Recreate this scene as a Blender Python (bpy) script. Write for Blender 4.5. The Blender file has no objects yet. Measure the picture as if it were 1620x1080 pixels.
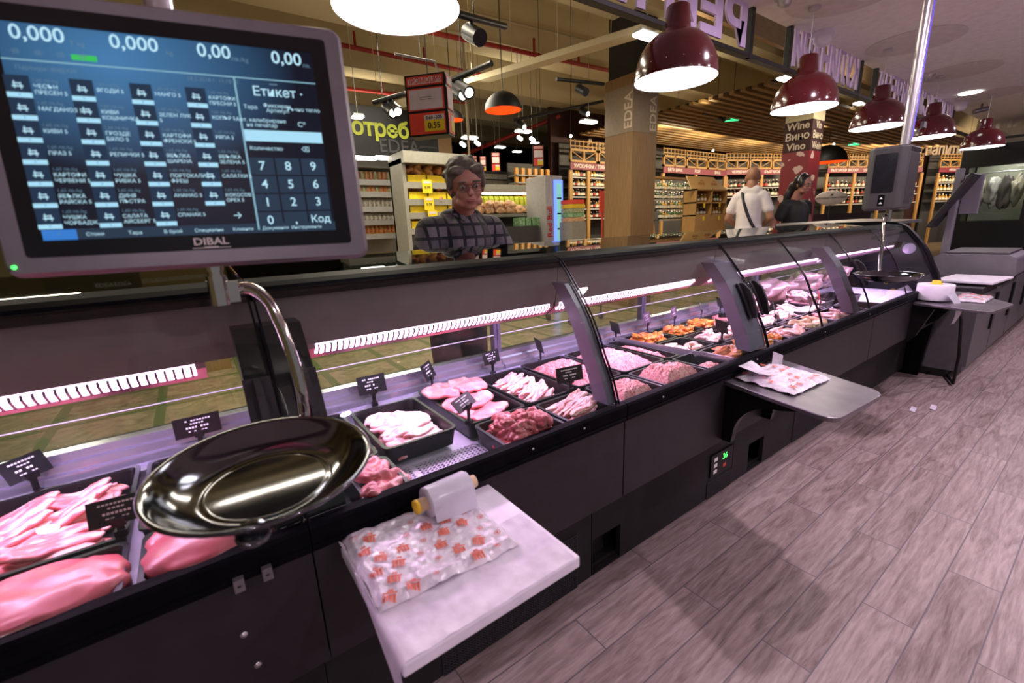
import bpy, bmesh, math, random
from mathutils import Vector, Matrix
random.seed(7)
C = bpy.context.scene.collection
S = bpy.context.scene
PI = math.pi

# ------------------------------------------------------------------ camera, view, world
CAM = Vector((0, 0, 1.26))
FPX = 701.45
_yaw, _pit, _rol = math.radians(35.398), math.radians(14.286), math.radians(-2.4007)
_fw = Vector((math.sin(_yaw)*math.cos(_pit), math.cos(_yaw)*math.cos(_pit), -math.sin(_pit)))
_r0 = Vector((math.cos(_yaw), -math.sin(_yaw), 0)); _u0 = _r0.cross(_fw)
_rt = math.cos(_rol)*_r0 + math.sin(_rol)*_u0
_up = -math.sin(_rol)*_r0 + math.cos(_rol)*_u0
cam = bpy.data.cameras.new('camera'); camo = bpy.data.objects.new('camera', cam); C.objects.link(camo)
cam.sensor_width = 36; cam.lens = FPX/1620*36; cam.clip_start = .02; cam.clip_end = 200
camo.matrix_world = Matrix(((_rt.x, _up.x, -_fw.x, CAM.x), (_rt.y, _up.y, -_fw.y, CAM.y), (_rt.z, _up.z, -_fw.z, CAM.z), (0, 0, 0, 1)))
cam.dof.use_dof = True; cam.dof.focus_distance = 2.4; cam.dof.aperture_fstop = 4.0
S.camera = camo
S.view_settings.view_transform = 'Standard'; S.view_settings.look = 'None'
S.view_settings.exposure = 0.0; S.view_settings.gamma = 1; S.view_settings.use_curve_mapping = False
S.cycles.max_bounces = 8; S.cycles.transparent_max_bounces = 24; S.cycles.sample_clamp_indirect = 4.0
S.cycles.caustics_reflective = False; S.cycles.caustics_refractive = False
S.cycles.use_denoising = True
w = bpy.data.worlds.new('world'); S.world = w; w.use_nodes = True
w.node_tree.nodes['Background'].inputs[0].default_value = (.92, .86, .93, 1); w.node_tree.nodes['Background'].inputs[1].default_value = .18

def area(name, loc, size, energy, col=(1, 1, 1), rot=(0, 0, 0), sy=None):
    l = bpy.data.lights.new(name, 'AREA'); l.energy = energy; l.color = col; l.size = size
    if 'downlight' in name: l.shape = 'DISK'
    if sy: l.shape = 'RECTANGLE'; l.size_y = sy
    o = bpy.data.objects.new(name, l); C.objects.link(o); o.location = loc; o.rotation_euler = rot
    return o

def at(px, py, x=None, y=None, z=None):
    d = (px-810)*_rt - (py-540)*_up + FPX*_fw
    t = x/d.x if x is not None else y/d.y if y is not None else (z-CAM.z)/d.z
    return CAM + d*t

# unseen area lights added over the sales floor (no tubes are built at these spots)
ADDED_HALL_LIGHTS = [(1.5, 3.3, 3.1), (4.6, 3.4, 3.1), (7.6, 5.0, 3.2), (-1.8, 6.5, 3.2), (-2.2, 10.5, 3.2), (2.6, 5.2, 3.3), (5.2, 7.2, 3.4), (9.5, 6.6, 3.2), (12.5, 5.0, 3.2), (0, 4.5, 3.3), (3.2, 9.0, 3.5), (9, 3, 3.2)]
for i, (x, y, z) in enumerate(ADDED_HALL_LIGHTS):
    area('added_hall_light', (x, y, z-.05), 1.2, 32, (1, .89, .70), sy=.12)
    area('added_hall_uplight', (x, y, z+.06), 1.2, 6, (1, .86, .62), (PI, 0, 0), .12)  # added upward fill that brightens the hall ceiling
area('cabinet_lamp', (9.15, 1.22, 1.98), .5, 5, (1, .96, .9), (0, 0, 0), .1)
def aimed(name, loc, size, energy, col, d, sy):
    area(name, loc, size, energy, col, sy=sy).rotation_euler = Vector(d).to_track_quat('-Z', 'Y').to_euler()
for x in (8.6, 11.0, 13.4): aimed('shelf_fill', (x, 6.5, 3.15), 1.4, 48, (1, .80, .52), (0, 1, -.62), .15)  # added unseen area lights brighten the drinks shelves; no fixtures built here
for t_ in (.16, .40, .64, .88): aimed('shelf_fill', (14.8+11.2*t_-.75, 8.7-4.0*t_-2.1, 3.15), 1.4, 70, (1, .76, .50), (.336, .94, -.62), .15)
area('wall_wash', (2.2, 5.2, 2.9), 2.2, 60, (1, .9, .7), (-.55, 0, 0), .2)
# downlights of the service aisle ceiling
for x, y in ((1.0, -2.4), (3.4, -.6), (5.4, -.4), (7.2, .2), (-1.0, -1.8), (2.4, .45), (2.2, -1.4)):
    area('downlight_beam', (x, y, 2.385), .10, 22, (1, .81, .95))
# the pink meat lamps inside the counters
for x0, x1 in ((-.98, -.03), (.21, .96), (1.0, 1.78), (1.94, 3.10), (3.14, 4.5)):
    area('meat_lamp', ((x0+x1)/2, 1.150, .968), x1-x0, 4.3*(x1-x0), (1, .56, .93), (-.30, 0, 0), .03)
    area('meat_lamp_rear', ((x0+x1)/2, 1.20, .952), x1-x0, 5.6*(x1-x0), (.74, .50, 1), (.45, 0, 0), .03)

# ------------------------------------------------------------------ materials
MATS = {}
def nodes(name):
    m = bpy.data.materials.new(name); m.use_nodes = True; MATS[name] = m
    return m, m.node_tree, m.node_tree.nodes['Principled BSDF']
def noise_mix(nt, c1, c2, scale, detail=3, lo=.35, hi=.65, stretch=None, coord='Object'):
    tc = nt.nodes.new('ShaderNodeTexCoord'); n = nt.nodes.new('ShaderNodeTexNoise'); r = nt.nodes.new('ShaderNodeValToRGB')
    n.inputs['Scale'].default_value = scale; n.inputs['Detail'].default_value = detail
    src = tc.outputs[coord]
    if stretch:
        mp = nt.nodes.new('ShaderNodeMapping'); mp.inputs['Scale'].default_value = stretch
        nt.links.new(src, mp.inputs[0]); src = mp.outputs[0]
    nt.links.new(src, n.inputs['Vector'])
    r.color_ramp.elements[0].position = lo; r.color_ramp.elements[0].color = (*c1, 1)
    r.color_ramp.elements[1].position = hi; r.color_ramp.elements[1].color = (*c2, 1)
    nt.links.new(n.outputs['Fac'], r.inputs[0])
    return r.outputs[0], n.outputs['Fac']
def mat(name, col, rough=.5, metal=0, col2=None, scale=20, bump=0, stretch=None, spec=.5, coat=0, lo=.35, hi=.65, detail=3):
    m, nt, b = nodes(name)
    b.inputs['Base Color'].default_value = (*col, 1); b.inputs['Roughness'].default_value = rough
    b.inputs['Metallic'].default_value = metal; b.inputs['Specular IOR Level'].default_value = spec
    b.inputs['Coat Weight'].default_value = coat; b.inputs['Coat Roughness'].default_value = .15
    if col2 is None: col2 = tuple(min(1, c*1.12+.002) for c in col)
    c, f = noise_mix(nt, col, col2, scale, detail, lo, hi, stretch)
    nt.links.new(c, b.inputs['Base Color'])
    if bump:
        bp = nt.nodes.new('ShaderNodeBump'); bp.inputs['Strength'].default_value = bump; bp.inputs['Distance'].default_value = .004
        nt.links.new(f, bp.inputs['Height']); nt.links.new(bp.outputs[0], b.inputs['Normal'])
    return m
def emis(name, col, st, base=(.02, .02, .02)):
    m, nt, b = nodes(name)
    if name[:3] == 'ui_': base = (.001, .001, .001); b.inputs['Specular IOR Level'].default_value = .1
    b.inputs['Base Color'].default_value = (*base, 1); b.inputs['Emission Color'].default_value = (*col, 1)
    b.inputs['Emission Strength'].default_value = st; b.inputs['Roughness'].default_value = .4
    return m
def glass(name, tint=(.93, .97, .95), ior=1.45):
    m, nt, b = nodes(name); out = nt.nodes['Material Output']; nt.nodes.remove(b)
    t = nt.nodes.new('ShaderNodeBsdfTransparent'); t.inputs[0].default_value = (*tint, 1)
    g = nt.nodes.new('ShaderNodeBsdfGlossy'); g.inputs['Roughness'].default_value = .01
    lw = nt.nodes.new('ShaderNodeLayerWeight'); lw.inputs['Blend'].default_value = .5
    pw = nt.nodes.new('ShaderNodeMath'); pw.operation = 'POWER'; pw.inputs[1].default_value = 5; nt.links.new(lw.outputs['Facing'], pw.inputs[0])
    f = nt.nodes.new('ShaderNodeMath'); f.operation = 'MULTIPLY_ADD'; r0 = ((ior-1)/(ior+1))**2; f.inputs[1].default_value = 1-r0; f.inputs[2].default_value = r0; nt.links.new(pw.outputs[0], f.inputs[0])
    x = nt.nodes.new('ShaderNodeMixShader')
    nt.links.new(f.outputs[0], x.inputs[0]); nt.links.new(t.outputs[0], x.inputs[1]); nt.links.new(g.outputs[0], x.inputs[2])
    nt.links.new(x.outputs[0], out.inputs[0])
    return m
M = MATS
mat('black_plastic', (.004, .004, .005), .34, spec=.25)
mat('black_gloss', (.0025, .0025, .004), .3, spec=.15)
mat('charcoal', (.020, .0165, .0205), .45, spec=.3)
mat('plinth', (.014, .0125, .0145), .6, spec=.25)
mat('header_grey', (.17, .15, .152), .40)
mat('lip_black', (.0035, .0035, .005), .5, spec=.02)
mat('hole_black', (.002, .002, .002), .8)
mat('post_violet', (.10, .085, .125), .38)
mat('steel', (.55, .53, .56), .3, .85, stretch=(1, 30, 30), scale=8)
mat('ledge_steel', (.62, .58, .70), .22, .85, stretch=(1, 40, 40), scale=6)
mat('chrome', (.62, .58, .55), .06, 1)
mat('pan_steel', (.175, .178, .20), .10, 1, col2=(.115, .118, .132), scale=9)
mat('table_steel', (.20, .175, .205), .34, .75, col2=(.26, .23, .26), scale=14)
mat('frame_silver', (.20, .18, .20), .38, .55)
mat('bezel', (.004, .004, .006), .12)
mat('perf_plate', (.80, .74, .90), .4, .2)
mat('white_plastic', (.84, .78, .90), .38)
mat('paper', (.84, .77, .90), .45, bump=.4, scale=30, col2=(.74, .66, .80))
mat('wrap_film', (.74, .66, .76), .25, bump=.8, scale=60, col2=(.84, .78, .86), coat=.4)
mat('print_red', (.72, .10, .05), .5, col2=(.80, .22, .14), scale=300)
mat('film_roll', (.66, .64, .74), .25, coat=.3)
mat('cardboard', (.62, .45, .28), .7)
mat('yellow', (.85, .55, .02), .5)
mat('lamp_red', (.085, .006, .010), .16, coat=.6)
emis('lamp_white', (1, .96, 1), 5.0, (.9, .9, .9))
emis('bulb', (1, .97, 1), 14)
mat('cord_white', (.6, .57, .62), .5)
mat('cord_black', (.01, .01, .01), .5)
emis('led', (1, .60, 1), 9)
mat('led_fin', (.15, .08, .13), .35, .3)
mat('led_metal', (.45, .25, .33), .3, .8)
mat('white_text', (.8, .8, .8), .5)
mat('grey_box', (.045, .042, .044), .45)
mat('dark_screen', (.010, .010, .014), .15)
mat('ceiling_white', (.92, .88, .88), .7)
mat('ceiling_disc', (.74, .70, .69), .8)
mat('lilac', (.74, .60, .95), .5)
mat('sign_black', (.008, .008, .009), .4)
mat('hall_ceiling', (.50, .42, .24), .8, col2=(.56, .47, .27), scale=2)
mat('hall_beam', (.58, .50, .31), .8, col2=(.62, .53, .33), scale=2)
mat('pipe_red', (.32, .02, .015), .4)
mat('pipe_beige', (.42, .35, .22), .6)
mat('oak', (.31, .185, .080), .5, col2=(.23, .128, .052), scale=5, stretch=(14, 14, .8))
mat('oak_flat', (.40, .25, .12), .55, col2=(.33, .20, .09), scale=6, stretch=(1, 10, 10))
mat('slat_wood', (.27, .155, .055), .6, col2=(.21, .12, .04), scale=9)
mat('grille_grey', (.034, .031, .036), .5, spec=.3)
mat('pine', (.50, .29, .095), .55, col2=(.42, .23, .07), scale=9, stretch=(6, 6, 1))
mat('label_cream', (.27, .205, .145), .6)
mat('column_dark', (.02, .02, .018), .7)
mat('wall_dark', (.018, .014, .013), .8)
mat('wall_olive', (.30, .27, .12), .8, col2=(.24, .21, .10), scale=.6)
mat('wall_maroon', (.035, .010, .011), .7, col2=(.05, .012, .012), scale=1.5)
mat('sign_maroon', (.20, .018, .04), .5)
emis('letters_dim', (.62, .36, .26), .25, (.5, .4, .3))
mat('letters_tan', (.62, .50, .38), .6)
mat('letters_lime', (.50, .56, .05), .5)
mat('letters_grey', (.07, .07, .07), .6)
mat('letters_white', (.75, .7, .68), .5)
emis('tube_white', (1, .95, .85), 7)
emis('spot_white', (1, .93, .8), 6)
emis('exit_green', (.03, .75, .25), 1.6)
emis('exit_pale', (.4, 1, .7), 1.6)
mat('promo_red', (.80, .07, .03), .45)
mat('promo_white', (.72, .64, .62), .5)
mat('promo_yellow', (.85, .66, .02), .45)
mat('ink_dark', (.03, .02, .02), .5)
mat('orange_inner', (.9, .16, .02), .4)
emis('orange_glow', (1, .10, .01), .75, (.9, .16, .02))
mat('shade_black', (.005, .005, .005), .55, spec=.3)
mat('shelf_grey', (.30, .29, .24), .5)
mat('shelf_dark', (.05, .05, .05), .5)
mat('shelf_edge', (.40, .39, .37), .4)
mat('carton_yellow', (.90, .66, .01), .5)
mat('bread', (.50, .22, .05), .6, col2=(.66, .36, .10), scale=30, bump=.4)
mat('bread_dark', (.30, .10, .03), .55, col2=(.5, .2, .05), scale=30)
mat('packet_pale', (.62, .58, .48), .35, col2=(.30, .24, .16), scale=45)
mat('packet_red', (.62, .05, .03), .35, col2=(.72, .50, .12), scale=40)
mat('packet_green', (.16, .30, .07), .35, col2=(.65, .62, .45), scale=40)
mat('packet_orange', (.85, .25, .02), .35, col2=(.9, .55, .05), scale=60)
mat('juice_yellow', (.75, .62, .03), .35, col2=(.25, .45, .05), scale=45)
mat('onion', (.62, .30, .13), .5, col2=(.75, .52, .32), scale=25)
mat('green_box', (.06, .34, .07), .5, col2=(.45, .6, .4), scale=30)
mat('fridge_body', (.42, .40, .40), .4)
emis('fridge_blue', (.12, .22, 1), 2.0)
emis('fridge_inside', (.25, .65, .55), .9)
mat('fridge_navy', (.01, .015, .06), .4)
mat('brand_red', (.55, .03, .05), .4)
mat('bottle_dark', (.010, .008, .006), .15, coat=.5)
mat('bottle_green', (.04, .10, .02), .15, coat=.5)
mat('bottle_gold', (.50, .27, .03), .15, coat=.5)
mat('bottle_rose', (.50, .13, .07), .15, coat=.5)
mat('bottle_label', (.85, .78, .62), .5)
mat('bottle_label_red', (.42, .05, .04), .5)
mat('skin', (.46, .22, .17), .5, col2=(.40, .17, .13), scale=18)
mat('skin_tan', (.40, .20, .12), .5, col2=(.34, .15, .09), scale=18)
mat('lips', (.36, .12, .11), .45)
mat('hair_grey', (.075, .06, .048), .6, col2=(.17, .145, .12), scale=26, stretch=(1, 1, .35), bump=.8)
mat('hair_black', (.010, .008, .009), .4)
mat('polo_white', (.74, .68, .68), .7, bump=.3, scale=14)
mat('shirt_black', (.012, .011, .013), .7)
mat('trousers', (.03, .026, .03), .8)
mat('strap', (.012, .012, .014), .5)
mat('eye_white', (.28, .25, .24), .3)
mat('eye_dark', (.02, .012, .008), .2)
mat('glasses', (.12, .10, .09), .3, .7)
mat('cabinet_black', (.006, .006, .007), .22)
mat('cabinet_grey', (.10, .095, .105), .45)
mat('scale_body', (.17, .155, .19), .38)
mat('tan_meat', (.55, .45, .36), .5, col2=(.30, .28, .28), scale=12)
mat('pale_meat', (.62, .58, .58), .5, col2=(.42, .36, .36), scale=12)
mat('dark_meat', (.10, .08, .08), .5)
mat('red_board', (.55, .03, .02), .5)
# meats
def meat(name, c1, c2, scale=22, lo=.4, hi=.62, rough=.36, bump=.9, st=None, detail=4):
    mat(name, c1, rough, 0, c2, scale, bump, st, .5, .25, lo, hi, detail)
meat('meat_pork', (.64, .14, .15), (.82, .44, .40), 34, .46, .60, st=(.7, 2.2, 2.2))
meat('meat_fat', (.66, .20, .20), (.88, .60, .55), 24, .36, .55)
meat('meat_red', (.54, .09, .11), (.78, .34, .32), 24, .45, .72)
meat('meat_chop', (.64, .16, .17), (.80, .40, .36), 20, .5, .72)
meat('meat_strip', (.66, .20, .20), (.86, .55, .50), 30, .38, .6, st=(1, 4, 1))
meat('meat_slab', (.58, .10, .13), (.68, .19, .21), 14, .42, .72)
meat('meat_dark', (.40, .055, .065), (.60, .18, .18), 20, .42, .7)
meat('meat_orange', (.62, .10, .008), (.80, .34, .04), 40, .4, .6)
meat('meat_pale', (.76, .40, .28), (.88, .66, .48), 30, .4, .6)
meat('meat_rust', (.50, .12, .04), (.66, .28, .10), 40, .4, .6)
meat('meat_chicken', (.78, .40, .36), (.90, .66, .60), 22, .4, .62)
meat('meat_white', (.74, .36, .36), (.90, .70, .66), 16, .4, .6)
meat('meat_ham', (.17, .105, .10), (.38, .24, .225), 9, .35, .65)
def mince(name, c1, c2):
    m, nt, b = nodes(name)
    tc = nt.nodes.new('ShaderNodeTexCoord'); v = nt.nodes.new('ShaderNodeTexVoronoi'); v.inputs['Scale'].default_value = 150
    n = nt.nodes.new('ShaderNodeTexNoise'); n.inputs['Scale'].default_value = 60
    mx = nt.nodes.new('ShaderNodeMixRGB'); mx.inputs[0].default_value = .06
    nt.links.new(tc.outputs['Object'], n.inputs['Vector']); nt.links.new(tc.outputs['Object'], mx.inputs[1]); nt.links.new(n.outputs['Color'], mx.inputs[2])
    nt.links.new(mx.outputs[0], v.inputs['Vector'])
    r = nt.nodes.new('ShaderNodeValToRGB'); r.color_ramp.elements[0].color = (*c1, 1); r.color_ramp.elements[1].color = (*c2, 1)
    r.color_ramp.elements[0].position = .2; r.color_ramp.elements[1].position = .9
    sp = nt.nodes.new('ShaderNodeSeparateColor'); nt.links.new(v.outputs['Color'], sp.inputs[0]); nt.links.new(sp.outputs[0], r.inputs[0])
    nt.links.new(r.outputs[0], b.inputs['Base Color']); b.inputs['Roughness'].default_value = .4
    bp = nt.nodes.new('ShaderNodeBump'); bp.invert = True; bp.inputs['Strength'].default_value = .8; bp.inputs['Distance'].default_value = .004
    nt.links.new(v.outputs['Distance'], bp.inputs['Height']); nt.links.new(bp.outputs[0], b.inputs['Normal'])
mince('mince_red', (.52, .07, .08), (.86, .42, .40)); mince('mince_pink', (.62, .14, .16), (.90, .50, .48))

def tile_floor(name, c1, c2, bw, rh, mort, offy, off=.5, grain=True, rough=.4, mcol=(.3, .27, .3), sc=(1, 1)):
    m, nt, b = nodes(name); L = nt.links
    tc = nt.nodes.new('ShaderNodeTexCoord'); mp = nt.nodes.new('ShaderNodeMapping'); mp.inputs['Location'].default_value = (.37, offy, 0)
    L.new(tc.outputs['Object'], mp.inputs[0])
    br = nt.nodes.new('ShaderNodeTexBrick'); br.offset = off; br.inputs['Scale'].default_value = 1
    br.inputs['Brick Width'].default_value = bw; br.inputs['Row Height'].default_value = rh; br.inputs['Mortar Size'].default_value = mort
    br.inputs['Mortar Smooth'].default_value = .1
    br.inputs['Color1'].default_value = (0, 0, 0, 1); br.inputs['Color2'].default_value = (1, 1, 1, 1); br.inputs['Mortar'].default_value = (.5, .5, .5, 1)
    L.new(mp.outputs[0], br.inputs['Vector'])
    # grain: per-plank offset noise
    ad = nt.nodes.new('ShaderNodeVectorMath'); ad.operation = 'ADD'
    sc3 = nt.nodes.new('ShaderNodeVectorMath'); sc3.operation = 'SCALE'; sc3.inputs['Scale'].default_value = 7
    L.new(br.outputs['Color'], sc3.inputs[0]); L.new(mp.outputs[0], ad.inputs[0]); L.new(sc3.outputs[0], ad.inputs[1])
    mp2 = nt.nodes.new('ShaderNodeMapping'); mp2.inputs['Scale'].default_value = (1.6, 14, 1) if grain else (3, 3, 1)
    L.new(ad.outputs[0], mp2.inputs[0])
    n1 = nt.nodes.new('ShaderNodeTexNoise'); n1.inputs['Scale'].default_value = 1.6; n1.inputs['Detail'].default_value = 8; n1.inputs['Distortion'].default_value = 2.2
    L.new(mp2.outputs[0], n1.inputs['Vector'])
    n2 = nt.nodes.new('ShaderNodeTexNoise'); n2.inputs['Scale'].default_value = 14; n2.inputs['Detail'].default_value = 6
    L.new(mp2.outputs[0], n2.inputs['Vector'])
    mm = nt.nodes.new('ShaderNodeMath'); mm.operation = 'MULTIPLY_ADD'; mm.inputs[1].default_value = .35
    L.new(n2.outputs['Fac'], mm.inputs[0])
    m2 = nt.nodes.new('ShaderNodeMath'); m2.operation = 'MULTIPLY'; m2.inputs[1].default_value = .75; L.new(n1.outputs['Fac'], m2.inputs[0]); L.new(m2.outputs[0], mm.inputs[2])
    ad2 = nt.nodes.new('ShaderNodeMath'); ad2.operation = 'MULTIPLY_ADD'; ad2.inputs[1].default_value = .10
    L.new(br.outputs['Color'], ad2.inputs[0]); L.new(mm.outputs[0], ad2.inputs[2])
    r = nt.nodes.new('ShaderNodeValToRGB'); r.color_ramp.elements[0].color = (*c1, 1); r.color_ramp.elements[1].color = (*c2, 1)
    r.color_ramp.elements[0].position = .36; r.color_ramp.elements[1].position = .76
    L.new(ad2.outputs[0], r.inputs[0])
    mx = nt.nodes.new('ShaderNodeMixRGB'); mx.inputs[2].default_value = (*mcol, 1)
    L.new(br.outputs['Fac'], mx.inputs[0]); L.new(r.outputs[0], mx.inputs[1]); L.new(mx.outputs[0], b.inputs['Base Color'])
    b.inputs['Roughness'].default_value = rough
    bp = nt.nodes.new('ShaderNodeBump'); bp.inputs['Strength'].default_value = .25; bp.inputs['Distance'].default_value = .002
    sb = nt.nodes.new('ShaderNodeMath'); sb.operation = 'SUBTRACT'; L.new(n2.outputs['Fac'], sb.inputs[0]); L.new(br.outputs['Fac'], sb.inputs[1])
    L.new(sb.outputs[0], bp.inputs['Height']); L.new(bp.outputs[0], b.inputs['Normal'])
tile_floor('floor_wood', (.150, .100, .090), (.47, .37, .36), .80, .1355, .0022, -.466+.1355*40, mcol=(.16, .13, .15))
tile_floor('floor_hall', (.17, .125, .075), (.46, .335, .225), .62, .62, .035, 0, 0, False, .2, (.16, .17, .075))

def plaid():
    m, nt, b = nodes('plaid'); L = nt.links
    tc = nt.nodes.new('ShaderNodeTexCoord'); br = nt.nodes.new('ShaderNodeTexBrick'); br.offset = 0
    mp = nt.nodes.new('ShaderNodeMapping'); mp.inputs['Rotation'].default_value = (math.radians(90), 0, 0)
    L.new(tc.outputs['Object'], mp.inputs[0]); L.new(mp.outputs[0], br.inputs['Vector'])
    br.inputs['Scale'].default_value = 1; br.inputs['Brick Width'].default_value = .062; br.inputs['Row Height'].default_value = .068; br.inputs['Mortar Size'].default_value = .0085
    br.inputs['Color1'].default_value = (.06, .052, .065, 1); br.inputs['Color2'].default_value = (.22, .19, .22, 1); br.inputs['Mortar'].default_value = (.012, .010, .016, 1)
    n = nt.nodes.new('ShaderNodeTexNoise'); n.inputs['Scale'].default_value = 110; L.new(tc.outputs['Object'], n.inputs['Vector'])
    mx = nt.nodes.new('ShaderNodeMixRGB'); mx.blend_type = 'MULTIPLY'; mx.inputs[0].default_value = .8
    L.new(br.outputs['Color'], mx.inputs[1]); L.new(n.outputs['Color'], mx.inputs[2]); L.new(mx.outputs[0], b.inputs['Base Color'])
    b.inputs['Roughness'].default_value = .8
plaid()
def wine_wrap():
    m, nt, b = nodes('wine_wrap'); L = nt.links
    tc = nt.nodes.new('ShaderNodeTexCoord'); v = nt.nodes.new('ShaderNodeTexVoronoi'); v.inputs['Scale'].default_value = 4.5
    n = nt.nodes.new('ShaderNodeTexNoise'); n.inputs['Scale'].default_value = 7; n.inputs['Detail'].default_value = 3
    L.new(tc.outputs['Object'], n.inputs['Vector']); L.new(tc.outputs['Object'], v.inputs['Vector'])
    a = nt.nodes.new('ShaderNodeMath'); a.operation = 'MULTIPLY_ADD'; a.inputs[1].default_value = .9; L.new(v.outputs['Distance'], a.inputs[0]); L.new(n.outputs['Fac'], a.inputs[2])
    r = nt.nodes.new('ShaderNodeValToRGB'); r.color_ramp.interpolation = 'CONSTANT'
    r.color_ramp.elements[0].color = (.62, .42, .38, 1); r.color_ramp.elements[1].position = .74; r.color_ramp.elements[1].color = (.22, .016, .025, 1)
    L.new(a.outputs[0], r.inputs[0]); L.new(r.outputs[0], b.inputs['Base Color'])
wine_wrap()
glass('glass_clear'); glass('glass_rear', (.90, .95, .90)); glass('glass_top', (.55, .62, .60), 1.7)
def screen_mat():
    m, nt, b = nodes('screen_glare'); L = nt.links      # the displayed page: dark, with blue glare painted in as an emissive gradient
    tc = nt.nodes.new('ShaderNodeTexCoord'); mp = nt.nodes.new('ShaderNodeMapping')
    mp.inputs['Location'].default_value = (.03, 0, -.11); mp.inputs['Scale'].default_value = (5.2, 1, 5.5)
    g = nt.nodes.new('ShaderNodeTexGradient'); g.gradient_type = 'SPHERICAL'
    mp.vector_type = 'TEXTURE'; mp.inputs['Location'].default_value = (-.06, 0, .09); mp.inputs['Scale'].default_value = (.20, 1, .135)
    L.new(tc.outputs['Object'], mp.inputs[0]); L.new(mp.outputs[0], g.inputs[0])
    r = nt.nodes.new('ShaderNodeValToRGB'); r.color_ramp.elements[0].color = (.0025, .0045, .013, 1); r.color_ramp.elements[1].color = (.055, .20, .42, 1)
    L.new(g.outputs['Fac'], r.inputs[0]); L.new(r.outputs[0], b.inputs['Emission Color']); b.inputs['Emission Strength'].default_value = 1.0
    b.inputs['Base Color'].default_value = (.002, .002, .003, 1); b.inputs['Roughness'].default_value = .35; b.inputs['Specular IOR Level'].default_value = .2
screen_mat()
emis('ui_white', (.50, .80, .95), 1.0); emis('ui_dim', (.15, .27, .38), .8); emis('ui_bar', (.42, .78, .98), .95); emis('ui_tile', (.020, .042, .085), .8)
emis('ui_key', (.025, .045, .080), .9); emis('ui_black', (.004, .006, .012), .8); emis('ui_blue', (.04, .20, .62), 1.0); emis('ui_line', (.26, .50, .62), .9); emis('ui_green', (.05, .6, .12), .9)
emis('led_green', (.05, 1, .1), 4); emis('led_red', (.8, .05, .03), .7); emis('pole_blue', (.12, .06, 1), 1.2)  # pole_blue: glow for the blue reflection painted onto the far scale pole
# ------------------------------------------------------------------ mesh helpers
def tag(o, label, cat, group=None, kind=None):
    if label: o['label'] = label
    if cat: o['category'] = cat
    if group: o['group'] = group
    if kind: o['kind'] = kind
    return o
def thing(name, label, cat, loc=(0, 0, 0), rz=0, group=None):
    o = bpy.data.objects.new(name, None); C.objects.link(o); o.location = loc; o.rotation_euler.z = rz
    o.empty_display_size = .05
    return tag(o, label, cat, group)
def root_of(o):
    while o.parent: o = o.parent
    return o
def children(o): return [c for c in list(o.children)]
KIDS = {}
def copy_tree(o, label=None, group=None, loc=None, rz=None, scale=None):
    c = o.copy(); C.objects.link(c)
    if label: c['label'] = label
    if group: c['group'] = group
    if loc is not None: c.location = loc
    if rz is not None: c.rotation_euler.z = rz
    if scale is not None: c.scale = scale
    for k in KIDS.get(o.name, ()):
        d = k.copy(); C.objects.link(d); d.parent = c; KIDS.setdefault(c.name, []).append(d)
        for g in KIDS.get(k.name, ()):
            e = g.copy(); C.objects.link(e); e.parent = d; KIDS.setdefault(d.name, []).append(e)
    return c
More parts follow.
